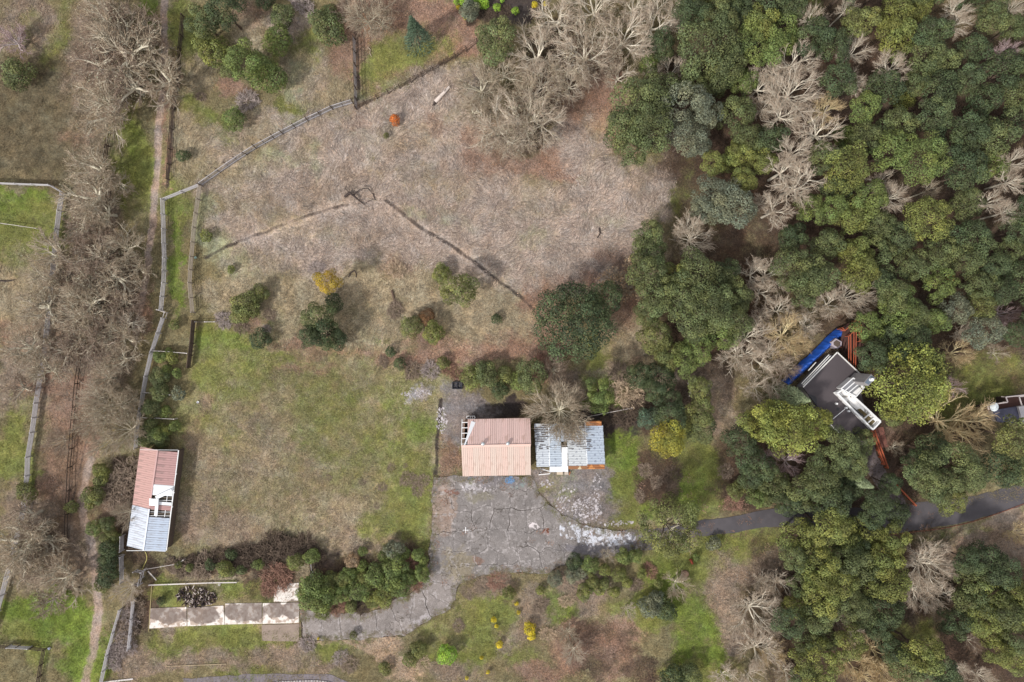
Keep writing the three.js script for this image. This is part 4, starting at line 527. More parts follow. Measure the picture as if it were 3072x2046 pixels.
// ---------------------------------------------------------------- fences
const railMat = [std(0xffffff, .9, { map: mottled([198, 194, 196], .18, 91, 2, 128) }), std(0xffffff, .9, { map: mottled([182, 178, 180], .18, 92, 2, 128) })], paleRail = [std(rgb(214, 206, 200), .8), std(rgb(200, 192, 188), .8)], darkRail = [std(rgb(70, 58, 50), .95), std(rgb(84, 70, 60), .95)], wireMat = std(rgb(150, 148, 152), .6, { metalness: .3 });
function fence(name, label, pts, o = {}) {                             // pts: px pairs along the foot
  const { h = 1.35, rails = 4, gap = 2.5, mats = railMat, w = .14, post = .13, mesh = 0, postMat = mats[1], rt = .05, group, lean = 0, hv = 0 } = o, f = thing(name, label, 'fence', group);
  const P = []; for (let i = 0; i < pts.length; i += 2) { const v = at(pts[i], pts[i + 1]); P.push(v); }
  let prev = null, seed = Math.round(pts[0] + pts[1] * 3), wire = [];
  for (let i = 0; i + 1 < P.length; i++) {
    const L = P[i].distanceTo(P[i + 1]), n = Math.max(1, Math.round(L / gap));
    for (let k = i === 0 ? 0 : 1; k <= n; k++) {
      const q = P[i].clone().lerp(P[i + 1], k / n), gy = groundY(q.x, q.z), r1 = hsh(seed, k + i * 40), r2 = hsh(k + i * 9, seed), hh = h * (1 + hv * r1);
      const foot = V3(q.x, gy - .25, q.z), top = V3(q.x + (r1 - .5) * lean, gy + hh + .06, q.z + (r2 - .5) * lean);
      bar('post', foot, top, post, post, postMat, f);
      const here = { x: q.x, z: q.z, y: gy };
      if (prev) {
        for (let r = 0; r < rails; r++) { const y = h * (rails === 1 ? .95 : lerp(.28, .97, r / (rails - 1))), s1 = (hsh(r + k, seed + 5) - .5) * .05; bar('rail', V3(prev.x, prev.y + y, prev.z), V3(here.x, here.y + y + s1, here.z), rt, w, mats[(k + r) % mats.length], f); }
        if (mesh) { const d = V3(here.x - prev.x, here.y - prev.y, here.z - prev.z), LL = d.length(), m = Math.ceil(LL / .16), u = d.clone().normalize(); for (let a = 0; a < m; a++) { const c = V3(prev.x, prev.y, prev.z).addScaledVector(u, a * .16); wire.push(boxGeo(.014, mesh, .014, c.x, c.y + mesh / 2, c.z)); } for (let a = 0; a <= mesh / .16; a++) { const g = new THREE.BoxGeometry(.014, .014, LL); g.rotateY(Math.atan2(d.x, d.z)); g.translate((prev.x + here.x) / 2, (prev.y + here.y) / 2 + a * .16, (prev.z + here.z) / 2); wire.push(g); } }
      }
      prev = here;
    }
  }
  if (wire.length) { const g = mergeGeometries(wire), m = part('wire_netting', g, wireMat, f); m.userData.kind = 'stuff'; }
  return f;
}
fence('rail_fence', 'weathered grey rail fence winding beneath the bare oaks by the pasture', [-40, 552, 163, 560, 200, 582, 182, 690, 171, 790, 160, 905, 148, 1033, 134, 1120, 119, 1208, 108, 1295, 97, 1368, 93, 1424, 82, 1520, 75, 1560, 50, 1660, 18, 1780, -10, 1880], { rails: 5 });
fence('paddock_rail', 'thin single-rail pale fence crossing the bright green paddock', [-30, 666, 120, 688], { rails: 1, h: .9, mats: paleRail, post: .1 });
fence('corner_fence', 'grey four-rail fence at the corner beside the dirt track', [497, 602, 610, 556], { rails: 4 });
fence('wire_fence', 'grey wire netting fence with tall posts along the straw field', [610, 556, 690, 500, 770, 447, 850, 404, 925, 365, 1000, 330, 1060, 312], { rails: 2, h: 1.7, mesh: 1.6, gap: 1.7, lean: .5, hv: .5, post: .1, mats: railMat, postMat: darkRail[1], rt: .06, w: .08 });
fence('board_fence', 'dark weathered fence running from the bare tree to the field corner', [1066, 120, 1068, 200, 1070, 270, 1072, 330], { rails: 3, h: 1.8, mats: darkRail, mesh: 1.6, gap: 1.8, lean: .25 });
fence('post_fence', 'dark line of slim posts and wire along the straw field', [1072, 330, 1100, 314, 1200, 265, 1300, 213, 1400, 154, 1432, 132], { rails: 3, h: 1.9, mats: darkRail, rt: .03, w: .03, gap: 1.85, post: .1, lean: .1 });
fence('rail_fence', 'grey rail fence along the dirt track from corner to open gate', [497, 602, 500, 690, 502, 775, 500, 850, 492, 932], { rails: 4, h: 1.5 });
fence('rail_fence', 'pale rail fence on the field side of the narrow green strip', [608, 560, 590, 685, 582, 772, 577, 850, 586, 938], { rails: 4, h: 1.5, mats: [std(rgb(176, 164, 150), .9), std(rgb(160, 148, 136), .9)] });
fence('rail_fence', 'grey rail fence slanting from the gate down to the stable', [499, 955, 484, 1000, 465, 1056, 448, 1128, 430, 1230, 420, 1292, 418, 1342], { rails: 5, h: 1.5 });
fence('gate', 'open grey gate between two fence runs by the track', [482, 930, 505, 938, 500, 955], { rails: 2, h: 1.2, mats: paleRail, gap: 1.2 });
fence('board_fence', 'short dark plank fence at the top of the mown field', [588, 962, 582, 1030, 574, 1102], { rails: 4, h: 1.4, mats: darkRail, gap: 1.6, rt: .1, w: .22 });
fence('board_fence', 'low dark rail running to the grey bush beside the field', [592, 966, 650, 966], { rails: 2, h: .8, mats: [darkRail[0], paleRail[0]], gap: 1.4 });
fence('cross_fence', 'pale two-rail fence crossing the shrub strip above the stable', [466, 1052, 520, 1055, 572, 1060], { rails: 2, h: 1.2, mats: paleRail });
fence('cross_fence', 'single pale rail crossing the dark shrubs to a grey bush', [435, 1175, 520, 1183], { rails: 1, h: 1.1, mats: paleRail });
fence('cross_fence', 'single pale rail just above the stable roof between shrubs', [424, 1250, 532, 1255], { rails: 1, h: 1.1, mats: paleRail });
fence('rail_fence', 'short grey rail fence beside the pale blue end of the stable', [376, 1603, 374, 1648], { rails: 4, h: 1.4 });
fence('rail_fence', 'short grey rail fence below the stable beside the hedge', [374, 1664, 375, 1742], { rails: 4, h: 1.4 });
fence('rail_fence', 'grey rail fence through the dead brush beside the concrete pads', [409, 1795, 405, 1850, 396, 1940], { rails: 5, h: 1.3 });
fence('rail_fence', 'long grey rail fence separating the lush grass from the dead brush', [370, 1822, 350, 1890, 330, 1960, 310, 2050, 304, 2080], { rails: 4, h: 1.3 });
fence('mesh_gate', 'dark mesh gate panel leaning near the stable corner', [414, 1708, 436, 1710, 428, 1748, 412, 1748], { rails: 4, h: 1.4, gap: 1.2, mats: [darkRail[1], railMat[0]] });
fence('board_fence', 'dark low plank fence around the small corner pen', [-30, 1933, 60, 1936, 140, 1944, 130, 1990, 118, 2060], { rails: 3, h: 1.0, mats: darkRail, gap: 1.8, w: .14 });
fence('metal_gate', 'grey tubular gate in the corner pen fence', [36, 1934, 96, 1938], { rails: 5, h: 1.15, gap: 3.2, mats: railMat });
fence('track_fence', 'dark low wire fence on the field side of the dirt track', [552, 50, 548, 110, 540, 190, 530, 260, 523, 330, 514, 450, 508, 540], { rails: 3, h: 1.1, mats: darkRail, rt: .05, gap: 2.6 });
fence('track_fence', 'dark wire fence beneath the bare oaks beside the green strip', [335, 400, 322, 480, 338, 560, 330, 640], { rails: 3, h: 1.2, mats: darkRail, gap: 2.6 });
fence('track_fence', 'old dark wire fence along the leaf-strewn slope', [250, 1050, 235, 1150, 222, 1290, 214, 1400, 207, 1540, 206, 1620], { rails: 2, h: 1.0, mats: darkRail, gap: 3 });
fence('hedge_rail', 'old pale rail along the dead hedge below the mown field', [440, 1704, 540, 1687, 556, 1676], { rails: 1, h: .7, mats: paleRail });
fence('plank_edging', 'long pale plank lying along the firewood enclosure', [450, 1753, 560, 1749, 640, 1746, 712, 1745], { rails: 1, h: .35, mats: paleRail, gap: 3, rt: .16, w: .06 });
fence('leaning_boards', 'grey leaning boards of a collapsed gate between hedge shrubs', [938, 1682, 944, 1730, 950, 1738], { rails: 3, h: 1.6, gap: 1.1, mats: [railMat[0], darkRail[0]], w: .2 });
{ // loose planks, pipe and poles
  const stick = (nm, label, cat, x0, y0, x1, y1, w, t, m, hgt = .12) => { const f = thing(nm, label, cat), a = at(x0, y0), b = at(x1, y1); a.y = groundY(a.x, a.z) + hgt; b.y = groundY(b.x, b.z) + hgt; const n = Math.max(2, Math.ceil(a.distanceTo(b) / 1.6)); for (let i = 0; i < n; i++) { const p = a.clone().lerp(b, i / n), q = a.clone().lerp(b, (i + 1) / n); p.y = groundY(p.x, p.z) + hgt; q.y = groundY(q.x, q.z) + hgt; bar('section', p, q, w, t, m, f); } return f; };
  stick('fallen_plank', 'pale plank lying askew near the leaning gate panel', 'plank', 445, 1713, 470, 1740, .16, .05, paleRail[0], .08); stick('fallen_plank', 'short pale plank lying at the stable fence corner', 'plank', 345, 1670, 372, 1662, .14, .05, paleRail[0], .12);
  stick('irrigation_pipe', 'thin tan pipe lying in the brown grass near the ridged road', 'pipe', 500, 1998, 680, 1991, .1, .1, std(rgb(166, 148, 120), .8), .08); stick('fallen_pole', 'pale pole lying at the foot of the long fence', 'pole', 312, 2046, 400, 2036, .22, .12, paleRail[1], .1); stick('white_pipe', 'thin pale pole on the dark litter above the shed', 'pole', 1757, 1250, 1900, 1222, .07, .07, paleRail[0], .5);
  stick('edge_board', 'thin yellowish board edging the firewood enclosure', 'plank', 456, 1757, 447, 1895, .1, .08, std(rgb(160, 146, 104), .9), .07);
  const crate = thing('black_crate', 'black plastic crate beside the shrubs above the barn', 'crate'), c = at(1372, 1156), bl = std(rgb(44, 44, 56), .6); c.y = groundY(c.x, c.z); for (const [w, h, d, x, y, z] of [[1.5, .5, .06, 0, .25, .5], [1.5, .5, .06, 0, .25, -.5], [.06, .5, .94, .72, .25, 0], [.06, .5, .94, -.72, .25, 0], [.06, .4, .94, 0, .22, 0]]) part('side', boxGeo(w, h, d, c.x + x, c.y + y - .04, c.z + z), bl, crate); part('base', boxGeo(1.38, .05, .94, c.x, c.y + .05, c.z), bl, crate);
  const buck = (x, y, label, col) => { const b = thing('bucket', label, 'bucket'), p = at(x, y); p.y = groundY(p.x, p.z); const m = part('body', new THREE.LatheGeometry([[0, 0], [.15, 0], [.19, .32], [.17, .32], [.14, .04], [0, .04]].map(([a, e]) => new THREE.Vector2(a, e)), 12), std(rgb(...col), .6), b); m.position.set(p.x, p.y - .02, p.z); };
  buck(596, 1206, 'white bucket on the bare patch beside the shrub strip', [232, 232, 236]); buck(588, 773, 'pale green bucket hanging back at the pale fence', [200, 224, 216]); buck(150, 1944, 'white bucket on the corner post of the small pen', [220, 222, 236]); buck(660, 1752, 'white bucket beside the firewood heap', [236, 232, 226]);
}
{ // firewood heap
  const heap = thing('firewood_heap', 'heap of dark split firewood on the grass beside the concrete pads', 'firewood'), r = rng(95), mats = [[58, 46, 44], [76, 60, 56], [176, 160, 150], [92, 74, 66], [66, 54, 58], [210, 198, 190], [48, 40, 42]].map((c) => std(rgb(...c), .95)), g = new THREE.CylinderGeometry(.5, .55, 1, 5, 1);
  for (let k = 0; k < 290; k++) { let x, z; do { x = r() * 2 - 1; z = r() * 2 - 1; } while (x * x * .9 + z * z > 1 - .25 * vn(x * 3 + 5, z * 3)); const p = at(590 + x * 62, 1789 + z * 31 + x * 4), l = part('log', g, mats[Math.floor(r() * mats.length)], heap); const e = 1 - Math.min(1, x * x + z * z); l.position.set(p.x, .08 + r() * .75 * Math.sqrt(e), p.z); l.scale.set(.1 + r() * .08, .32 + r() * .25, .1 + r() * .08); l.rotation.set(Math.PI / 2 + (r() - .5), r() * 6, r() * 6); }
}
console.log('fences done');

// ---------------------------------------------------------------- vegetation builders
function rdir(r) { const z = r() * 2 - 1, t = r() * 2 * Math.PI, s = Math.sqrt(1 - z * z); return V3(s * Math.cos(t), z, s * Math.sin(t)); }
function crownGeo(seed, { lobes = 40, leaves = 4200, leaf = .052, vy = .8, lobeR = .32, inner = .2, spread = .66, aspect = .62 } = {}) {
  const r = rng(seed), s = new Soup(), L = [], gold = Math.PI * (3 - Math.sqrt(5));
  for (let k = 0; k < lobes; k++) {
    const y = 1 - 1.38 * (k + .5) / lobes, q = Math.sqrt(Math.max(0, 1 - y * y)), t = k * gold + r() * .7, d = V3(q * Math.cos(t), y, q * Math.sin(t)).addScaledVector(rdir(r), .2).normalize(), rad = spread * (.72 + .55 * r());
    if (r() < .07) continue;
    L.push({ c: d.clone().multiplyScalar(rad), d, r: lobeR * (.6 + .8 * r()), tint: .62 + .76 * r(), warm: r() });
  }
  const tot = L.reduce((a, l) => a + l.r * l.r, 0);
  for (const l of L) {
    const n = Math.round(leaves * l.r * l.r / tot);
    for (let k = 0; k < n; k++) {
      const d = rdir(r); if (d.dot(l.d) < -.35 && r() > .3) continue; if (d.y < -.4 && r() > .25) continue;
      const rr = l.r * (r() < inner ? .4 + .4 * r() : .82 + .26 * r()), p = l.c.clone().addScaledVector(d, rr);
      let hid = false; for (const m of L) if (m !== l && p.distanceToSquared(m.c) < m.r * m.r * .42) { hid = true; break; }
      if (hid) continue;
      const nn = d.clone().multiplyScalar(.75).addScaledVector(rdir(r), .8).add(V3(0, .35, 0)).normalize(), t = rdir(r).cross(nn).normalize(), b = l.tint * (.55 + .9 * r()), w = (l.warm - .5) * .16 + (r() - .5) * .14, sz = leaf * (.65 + .7 * r());
      const sn = nn.clone().multiplyScalar(.7).addScaledVector(d, .5); if (sn.dot(nn) < .35) sn.addScaledVector(nn, .5); sn.normalize();
      s.leaf(p.x, p.y * vy, p.z, nn, t, sz, sz * aspect, [b * (1 + w), b, b * (1 - w * 1.2)], sn);
    }
  }
  return s.geo();
}
function coniferGeo(seed, leaves = 3000) { // radiating sprays in whorls on a cone
  const r = rng(seed), s = new Soup();
  for (let k = 0; k < leaves; k++) { const h = Math.pow(r(), .8), az = r() * 2 * Math.PI, br = Math.round(az * 2.2 + h * 9), a = br / 2.2 - h * 9 / 2.2 + (r() - .5) * .34, R = (1 - h) * (.55 + .45 * r()) * (.85 + .3 * hsh(br, seed)), y = h * 2.2 - .35 * R - .9 + (r() - .5) * .1; const d = V3(Math.cos(a), .25 + (r() - .5) * .7, Math.sin(a)).normalize(), n = V3(0, 1, 0).addScaledVector(rdir(r), .6).normalize(), b = .7 + .6 * r(); s.leaf(Math.cos(a) * R, y, Math.sin(a) * R, n, d, .07 + .04 * r(), .018, [b, b, b], n); }
  return s.geo();
}
function bareGeo(seed, { spread = 1, limbs = 7, l2 = 6, l3 = 6, l4 = 5, crook = .36, up = .3, thick = 1, twig = [.9, .8, .75], bark = [1, 1, 1] } = {}) {
  const r = rng(seed), trunk = new Soup(), crown = new Soup();
  const N = [limbs, l2, l3, l4], LEN = [1.9, 3.1, 2.0, 1.15, .68], RAD = [.26, .14, .068, .036, .021];
  const grow = (p, d, lvl, len, rad) => {
    const segs = lvl === 0 ? 3 : lvl === 1 ? 5 : lvl === 2 ? 4 : lvl === 3 ? 3 : 2, pts = [p.clone()], rs = [rad], dd = d.clone(), soup = lvl < 2 ? trunk : crown, kk = .75 + .5 * r(), col = (lvl < 4 ? bark : twig).map((c) => c * kk * (lvl < 1 ? .75 : 1));
    for (let k = 0; k < segs; k++) { dd.addScaledVector(rdir(r), crook * (lvl === 0 ? .25 : .55)); dd.y += lvl === 0 ? .2 : up * .22 * (lvl > 2 ? 1.4 : .6); dd.normalize(); const q = pts[k].clone().addScaledVector(dd, len / segs), r2 = rad * (1 - .6 * (k + 1) / segs); soup.tube(pts[k], q, rs[k], r2, lvl < 1 ? 7 : lvl < 2 ? 5 : lvl < 3 ? 4 : 3, col); pts.push(q); rs.push(r2); }
    if (lvl === 4) return;
    const n = N[lvl];
    for (let k = 0; k < n; k++) {
      const t = lvl === 0 ? .75 + .25 * r() : .28 + .72 * (k + r() * .7) / n, i = Math.min(segs - 1, Math.floor(t * segs)), q = pts[i].clone().lerp(pts[i + 1], t * segs - i), bd = pts[i + 1].clone().sub(pts[i]).normalize();
      let cd; if (lvl === 0) { const a = k / n * 2 * Math.PI + r() * .6; cd = V3(Math.cos(a) * spread, .5 + .75 * r(), Math.sin(a) * spread).normalize(); } else { const side = rdir(r); side.addScaledVector(bd, -side.dot(bd)).normalize(); cd = bd.clone().multiplyScalar(.75).addScaledVector(side, .55 + .5 * r()).normalize(); cd.addScaledVector(V3(q.x, .25 * Math.hypot(q.x, q.z), q.z).normalize(), .38).normalize(); cd.y = Math.max(cd.y, -.25); }
      grow(q, cd, lvl + 1, LEN[lvl + 1] * (.65 + .6 * r()), RAD[lvl + 1] * thick * (.7 + .5 * r()));
    }
  };
  grow(V3(0, -.15, 0), V3((r() - .5) * .2, 1, (r() - .5) * .2), 0, LEN[0], RAD[0] * thick);
  const a = trunk.geo(), b = crown.geo(); b.computeBoundingBox(); const bb = b.boundingBox;
  return { trunk: a, crown: b, R: (bb.max.x - bb.min.x + bb.max.z - bb.min.z) / 4 * .88, cx: (bb.max.x + bb.min.x) / 2, cz: (bb.max.z + bb.min.z) / 2, top: bb.max.y };
}
function brushGeo(seed, n = 150, upright = .5, w = .03) { const r = rng(seed), s = new Soup(); for (let k = 0; k < n; k++) { const a = r() * 6.283, q = Math.sqrt(r()) * .55, p = V3(Math.cos(a) * q, 0, Math.sin(a) * q), d = V3(Math.cos(a) * (.3 + q), upright + r() * .8, Math.sin(a) * (.3 + q)).addScaledVector(rdir(r), .5).normalize(); d.y = Math.abs(d.y); let c = .65 + .7 * r(); const col = [c, c * (.95 + .05 * r()), c], m = p.clone().addScaledVector(d, .35 + .3 * r()), e = m.clone().add(d.clone().addScaledVector(rdir(r), .7).normalize().multiplyScalar(.35)); s.tube(p, m, w, w * .7, 3, col); s.tube(m, e, w * .7, w * .4, 3, col); for (let t = 0; t < 3; t++) s.tube(m.clone().lerp(e, r()), m.clone().add(rdir(r).multiplyScalar(.3)).add(V3(0, .1, 0)), w * .5, w * .3, 3, col); } return s.geo(); }
function trunkGeo(seed) { const r = rng(seed), s = new Soup(); let p = V3(0, -.15, 0); const c = [.9, .9, .9]; let rad = .075; for (let k = 0; k < 3; k++) { const q = V3((r() - .5) * .1, -.15 + .28 * (k + 1), (r() - .5) * .1); s.tube(p, q, rad, rad * .82, 7, c); rad *= .82; p = q; } for (let k = 0; k < 6; k++) { const a = k + r(), e = V3(Math.cos(a) * .45, .95 + r() * .3, Math.sin(a) * .45), m = p.clone().lerp(e, .5).add(V3(0, .06, 0)); s.tube(p, m, rad * .6, rad * .4, 5, c); s.tube(m, e, rad * .4, rad * .12, 5, c); } return s.geo(); }
const leafMat = (c, k = 1) => new THREE.MeshStandardMaterial({ color: rgb(...c, k), vertexColors: true, roughness: .75, side: THREE.DoubleSide });
const LEAF = { o: [[95, 103, 62], 'mid green'], d: [[72, 84, 52], 'dark green'], y: [[114, 119, 60], 'yellow-green'], b: [[106, 119, 62], 'bright green'], g: [[110, 114, 92], 'grey-green'], c: [[84, 103, 80], 'blue-green'], G: [[176, 150, 48], 'golden yellow'], l: [[140, 176, 60], 'lime green'], Y: [[206, 188, 44], 'vivid yellow'], O: [[190, 108, 46], 'orange'], t: [[168, 142, 112], 'tan leafed'], r: [[112, 84, 56], 'reddish brown'], p: [[150, 162, 124], 'pale blue-green'], m: [[108, 112, 62], 'olive green'], q: [[140, 134, 50], 'olive yellow'], h: [[180, 173, 146], 'pale lichen'], u: [[130, 135, 64], 'light yellow-green'], e: [[84, 96, 62], 'deep green'] };
const leafMats = Object.fromEntries(Object.entries(LEAF).map(([k, [c]]) => [k, leafMat(c)]));
const BIG = [0, 1, 2, 3, 4].map((k) => crownGeo(100 + k * 7, { lobes: 46, leaves: 14000, leaf: .028, lobeR: .235, vy: 1, spread: .74 })), MID = [0, 1, 2, 3, 4, 5].map((k) => crownGeo(200 + k * 7, { lobes: 24, leaves: 8600, leaf: .036, lobeR: .28, vy: 1, spread: .68 })), SML = [0, 1, 2, 3].map((k) => crownGeo(300 + k * 7, { lobes: 16, leaves: 2200, leaf: .085, lobeR: .42, vy: .85, spread: .58 })), SPARSE = [0, 1].map((k) => crownGeo(400 + k, { lobes: 40, leaves: 1500, leaf: .05, lobeR: .34, inner: .4 }));
const GREAT = crownGeo(177, { lobes: 110, leaves: 24000, leaf: .026, lobeR: .2, vy: 1, spread: .76, inner: .4 });
const SHB = [0, 1, 2, 3].map((k) => crownGeo(350 + k * 5, { lobes: 20, leaves: 6000, leaf: .05, lobeR: .36, vy: .95, spread: .62, inner: .35 }));
const LICHEN = [0, 1].map((k) => crownGeo(440 + k, { lobes: 60, leaves: 800, leaf: .02, lobeR: .22, spread: .68, inner: .6, aspect: .28 }));
const CON = [coniferGeo(11), coniferGeo(12)], TRUNK = [trunkGeo(1), trunkGeo(2), trunkGeo(3)], trunkMat = new THREE.MeshStandardMaterial({ color: rgb(104, 88, 76), vertexColors: true, roughness: 1 });
const BARE = [0, 1, 2, 3].map((k) => bareGeo(500 + k * 3, {})).concat([0, 1].map((k) => bareGeo(520 + k, { crook: .6, spread: 1.25, thick: 1.1 })), [0, 1].map((k) => bareGeo(540 + k, { limbs: 9, l2: 6, crook: .3, thick: .8 })));
BARE.push(bareGeo(561, { limbs: 16, l2: 9, l3: 6, l4: 4, crook: .18, up: .5, thick: .8 }));
BARE.push(bareGeo(571, { crook: .75, spread: 1.3, thick: 1.55, l3: 5 }), bareGeo(577, { crook: .8, spread: 1.2, thick: 1.45, l3: 5, l4: 4 }), bareGeo(583, { crook: .7, spread: 1.35, thick: 1.6, l2: 5 }));
const BOLE = (() => { const q = new Soup(); q.tube(V3(0, -.15, 0), V3(0, 1, 0), .3, .26, 7, [.75, .75, .75]); return q.geo(); })();
const BRUSH = [0, 1, 2].map((k) => brushGeo(600 + k));
const barkMat = (c) => new THREE.MeshStandardMaterial({ color: rgb(...c), vertexColors: true, roughness: .95 });
const BARK = { w: [barkMat([228, 220, 202]), barkMat([208, 199, 182]), 'pale lichen-grey'], n: [barkMat([214, 207, 186]), barkMat([186, 176, 156]), 'grey-brown'], k: [barkMat([204, 196, 176]), barkMat([166, 152, 137]), 'russet-twigged'], v: [barkMat([196, 184, 182]), barkMat([188, 170, 170]), 'mauve-grey'], x: [barkMat([224, 210, 166]), barkMat([212, 196, 156]), 'yellowish'] };
const BR = { m: [barkMat([150, 134, 116]), 'mauve-brown'], k: [barkMat([106, 92, 78]), 'dark brown'], g: [barkMat([172, 160, 152]), 'grey'], r: [barkMat([156, 122, 104]), 'red-brown'], t: [barkMat([196, 176, 148]), 'tan'] };
let vseed = 1; const grown = [];
const base = (g, x, z) => { g.position.set(x, groundY(x, z), z); return g; };
const place = (px, py, h) => { const p = at(px, py, h); return p; };
const SHRUBBY = /hedge|shrub strip|rough slope|beside the barn|footpath|field side|concrete pads|netting fence|pasture/;
function evergreen(px, py, rpx, tint, area, group) {
  const s = ++vseed, r0 = rpx / PPM, small = r0 < (SHRUBBY.test(area) ? 2.75 : 1.75), h = small ? r0 * 1.75 + .3 : (3.0 + r0 * 1.75) * (.8 + .45 * hsh(vseed, 6)), hc = small ? h * .55 : h * .68, k = (CAM_H - hc) / CAM_H, rad = r0 * k * 1.02, p = place(px, py, hc);
  const size = small ? (r0 < .6 ? 'tiny ' : r0 < 1.1 ? 'small ' : '') : r0 > 3.6 ? 'large ' : '', kind = small ? 'shrub' : 'tree', con = tint === 'c' || tint === 'p', word = con && !small ? 'conifer' : small ? 'leafy shrub' : 'evergreen tree';
  const t = thing(small ? 'shrub' : con ? 'conifer_tree' : 'evergreen_tree', `${size}${LEAF[tint][1]} ${word} ${area}`, kind, group ?? `${small ? 'shrubs' : 'trees'} ${area}`);
  base(t, p.x, p.z); t.rotation.y = hsh(s, 1) * 6.28; grown.push({ t, px, py, desc: `${LEAF[tint][1]} ${con && !small ? 'conifer' : kind}` });
  const list = small ? (r0 > 1.1 ? SHB : SML) : r0 > 3.3 ? BIG : MID, geo = con && !small ? CON[s % 2] : r0 > 5.2 ? GREAT : list[s % list.length];
  const c = part(small ? 'foliage' : 'crown', geo, leafMats[tint], t); const ry = small ? h * .52 : con ? h * .44 : Math.min(h * .46, rad * 1.05) * (.85 + .3 * hsh(s, 8));
  c.position.y = small ? h * .46   : con ? h * .5 : h - ry * .95; c.scale.set(rad * (.93 + .16 * hsh(s, 4)), ry, rad * (.93 + .16 * hsh(s, 5)));
  const tr = part(small ? 'stem' : 'trunk', TRUNK[s % 3], trunkMat, t); const tk = small ? h * .5 : h * .62; tr.scale.set(small ? h * .55 : Math.min(tk, rad * 1.1), tk * .95, small ? h * .55 : Math.min(tk, rad * 1.1));
  return t;
}
function bare(px, py, rpx, tint, area, opt = {}) {
  const s = ++vseed, r0 = rpx / PPM, b = BARE[opt.twisted ? 9 + s % 3 : opt.g ?? s % 8], lift = opt.lift ?? 0, hb = Math.min(9, 1.9 + r0 * 1.2), h = hb + lift, hc = lift + hb * .62, k = (CAM_H - hc) / CAM_H, sc = r0 * k / b.R, p = place(px, py, hc), sy = hb / b.top, a = hsh(s, 2) * 6.28;
  const size = r0 > 4.2 ? 'spreading ' : r0 < 1.6 ? 'small ' : '', t = thing('bare_tree', `${size}leafless ${BARK[tint][2]} tree ${area}`, 'tree', `leafless trees ${area}`);
  const ox = (b.cx * Math.cos(a) + b.cz * Math.sin(a)) * sc, oz = (-b.cx * Math.sin(a) + b.cz * Math.cos(a)) * sc;
  base(t, p.x - ox, p.z - oz); t.rotation.y = a; grown.push({ t, px, py, desc: 'leafless tree' });
  const tr = part('trunk', b.trunk, BARK[tint][0], t), cr = part('crown', b.crown, BARK[tint][1], t); tr.scale.set(sc, sy, sc); cr.scale.set(sc, sy, sc); tr.position.y = cr.position.y = lift; if (lift) { const bo = part('bole', BOLE, BARK[tint][0], t); bo.scale.set(sc, lift + .1, sc); }
  if (opt.leaf) { const c = part(opt.leaf === 'h' ? 'lichen_foliage' : 'dead_leaves', (opt.leaf === 'h' ? LICHEN : SPARSE)[s % 2], leafMats[opt.leaf], t); c.position.set(b.cx * sc, lift + hb * .62, b.cz * sc); c.scale.set(r0 * k, hb * .36, r0 * k); }
  return t;
}
function brush(px, py, rpx, tint, area, tall = .8) {
  const s = ++vseed, r0 = rpx / PPM, p = place(px, py, r0 * .4), t = thing('dead_brush', `${r0 > 1.6 ? '' : 'small '}${BR[tint][1]} leafless brush ${area}`, 'brush', `leafless brush ${area}`);
  base(t, p.x, p.z); t.rotation.y = hsh(s, 3) * 6.28; grown.push({ t, px, py, desc: `${BR[tint][1]} brush` }); const m = part('branches', BRUSH[s % 3], BR[tint][0], t); m.scale.set(r0 * (.85 + .5 * hsh(s, 7)), r0 * tall * .8, r0 * (.85 + .5 * hsh(s, 9))); m.position.y = -.05; return t;
}
// lists: positions and radii read off enlargements of the photograph (tile origin, 2.3 times enlarged)
const TILE = { A00: [0, 0], A10: [768, 0], A20: [1536, 0], A30: [2304, 0], A01: [0, 682], A11: [768, 682], A21: [1536, 682], A31: [2304, 682], A02: [0, 1364], A12: [768, 1364], A22: [1536, 1364], A32: [2304, 1364] };
const spots = [];                                                    // crowns, for keeping the wood's own trees apart
function each(tile, area, text, fn) { const [ox, oy] = TILE[tile]; for (const w of text.trim().split(/\s+/)) { const [x, y, r, t] = w.split(','); const px = ox + +x / 2.3, py = oy + +y / 2.3, rp = +r / 2.3; spots.push([px, py, rp]); fn(px, py, rp, t, area); } }
const E = (tile, area, text) => each(tile, area, text, evergreen), B = (tile, area, text, opt) => each(tile, area, text, (x, y, r, t, a) => bare(x, y, r, t, a, opt)), H = (tile, area, text, tall) => each(tile, area, text, (x, y, r, t, a) => brush(x, y, r, t, a, tall));

// pasture and track
E('A00', 'on the pasture beside the dirt track', '110,510,112,o 1400,140,130,o 1560,80,128,d 1460,350,115,y 1575,475,62,o 1690,440,135,b 1615,820,82,b 1265,1070,44,d');
H('A00', 'on the pasture beside the dirt track', '1700,690,60,g 1385,665,32,m');
B('A00', 'beside the dirt track', '640,90,200,n 860,300,270,n 830,580,240,k 1060,540,210,n 700,800,200,n 50,270,120,v 600,1190,200,n 560,1370,210,n 770,1230,120,n 520,1540,160,k 660,1480,150,n 610,400,170,k 960,170,150,k 760,180,190,k 640,640,170,n 1000,330,150,k', { leaf: 'h', twisted: true });
E('A10', 'on the grassy slope above the netting fence', '60,10,62,d 180,100,80,o 150,270,112,b 90,530,120,b 0,430,72,b 490,190,118,o 500,90,72,o');
E('A10', 'between the board fence and the garden bed', '1090,190,125,c'); E('A10', 'beside the end of the post fence', '1650,260,150,o'); E('A10', 'at the edge of the garden bed', '1480,70,75,g 1385,8,24,l 1432,14,30,l 1505,18,30,l 1565,14,38,l 1660,48,28,l 1440,118,16,Y 1700,8,15,l 1395,50,16,Y'); E('A20', 'at the edge of the garden bed', '20,75,27,l 155,32,24,Y 230,25,18,Y');
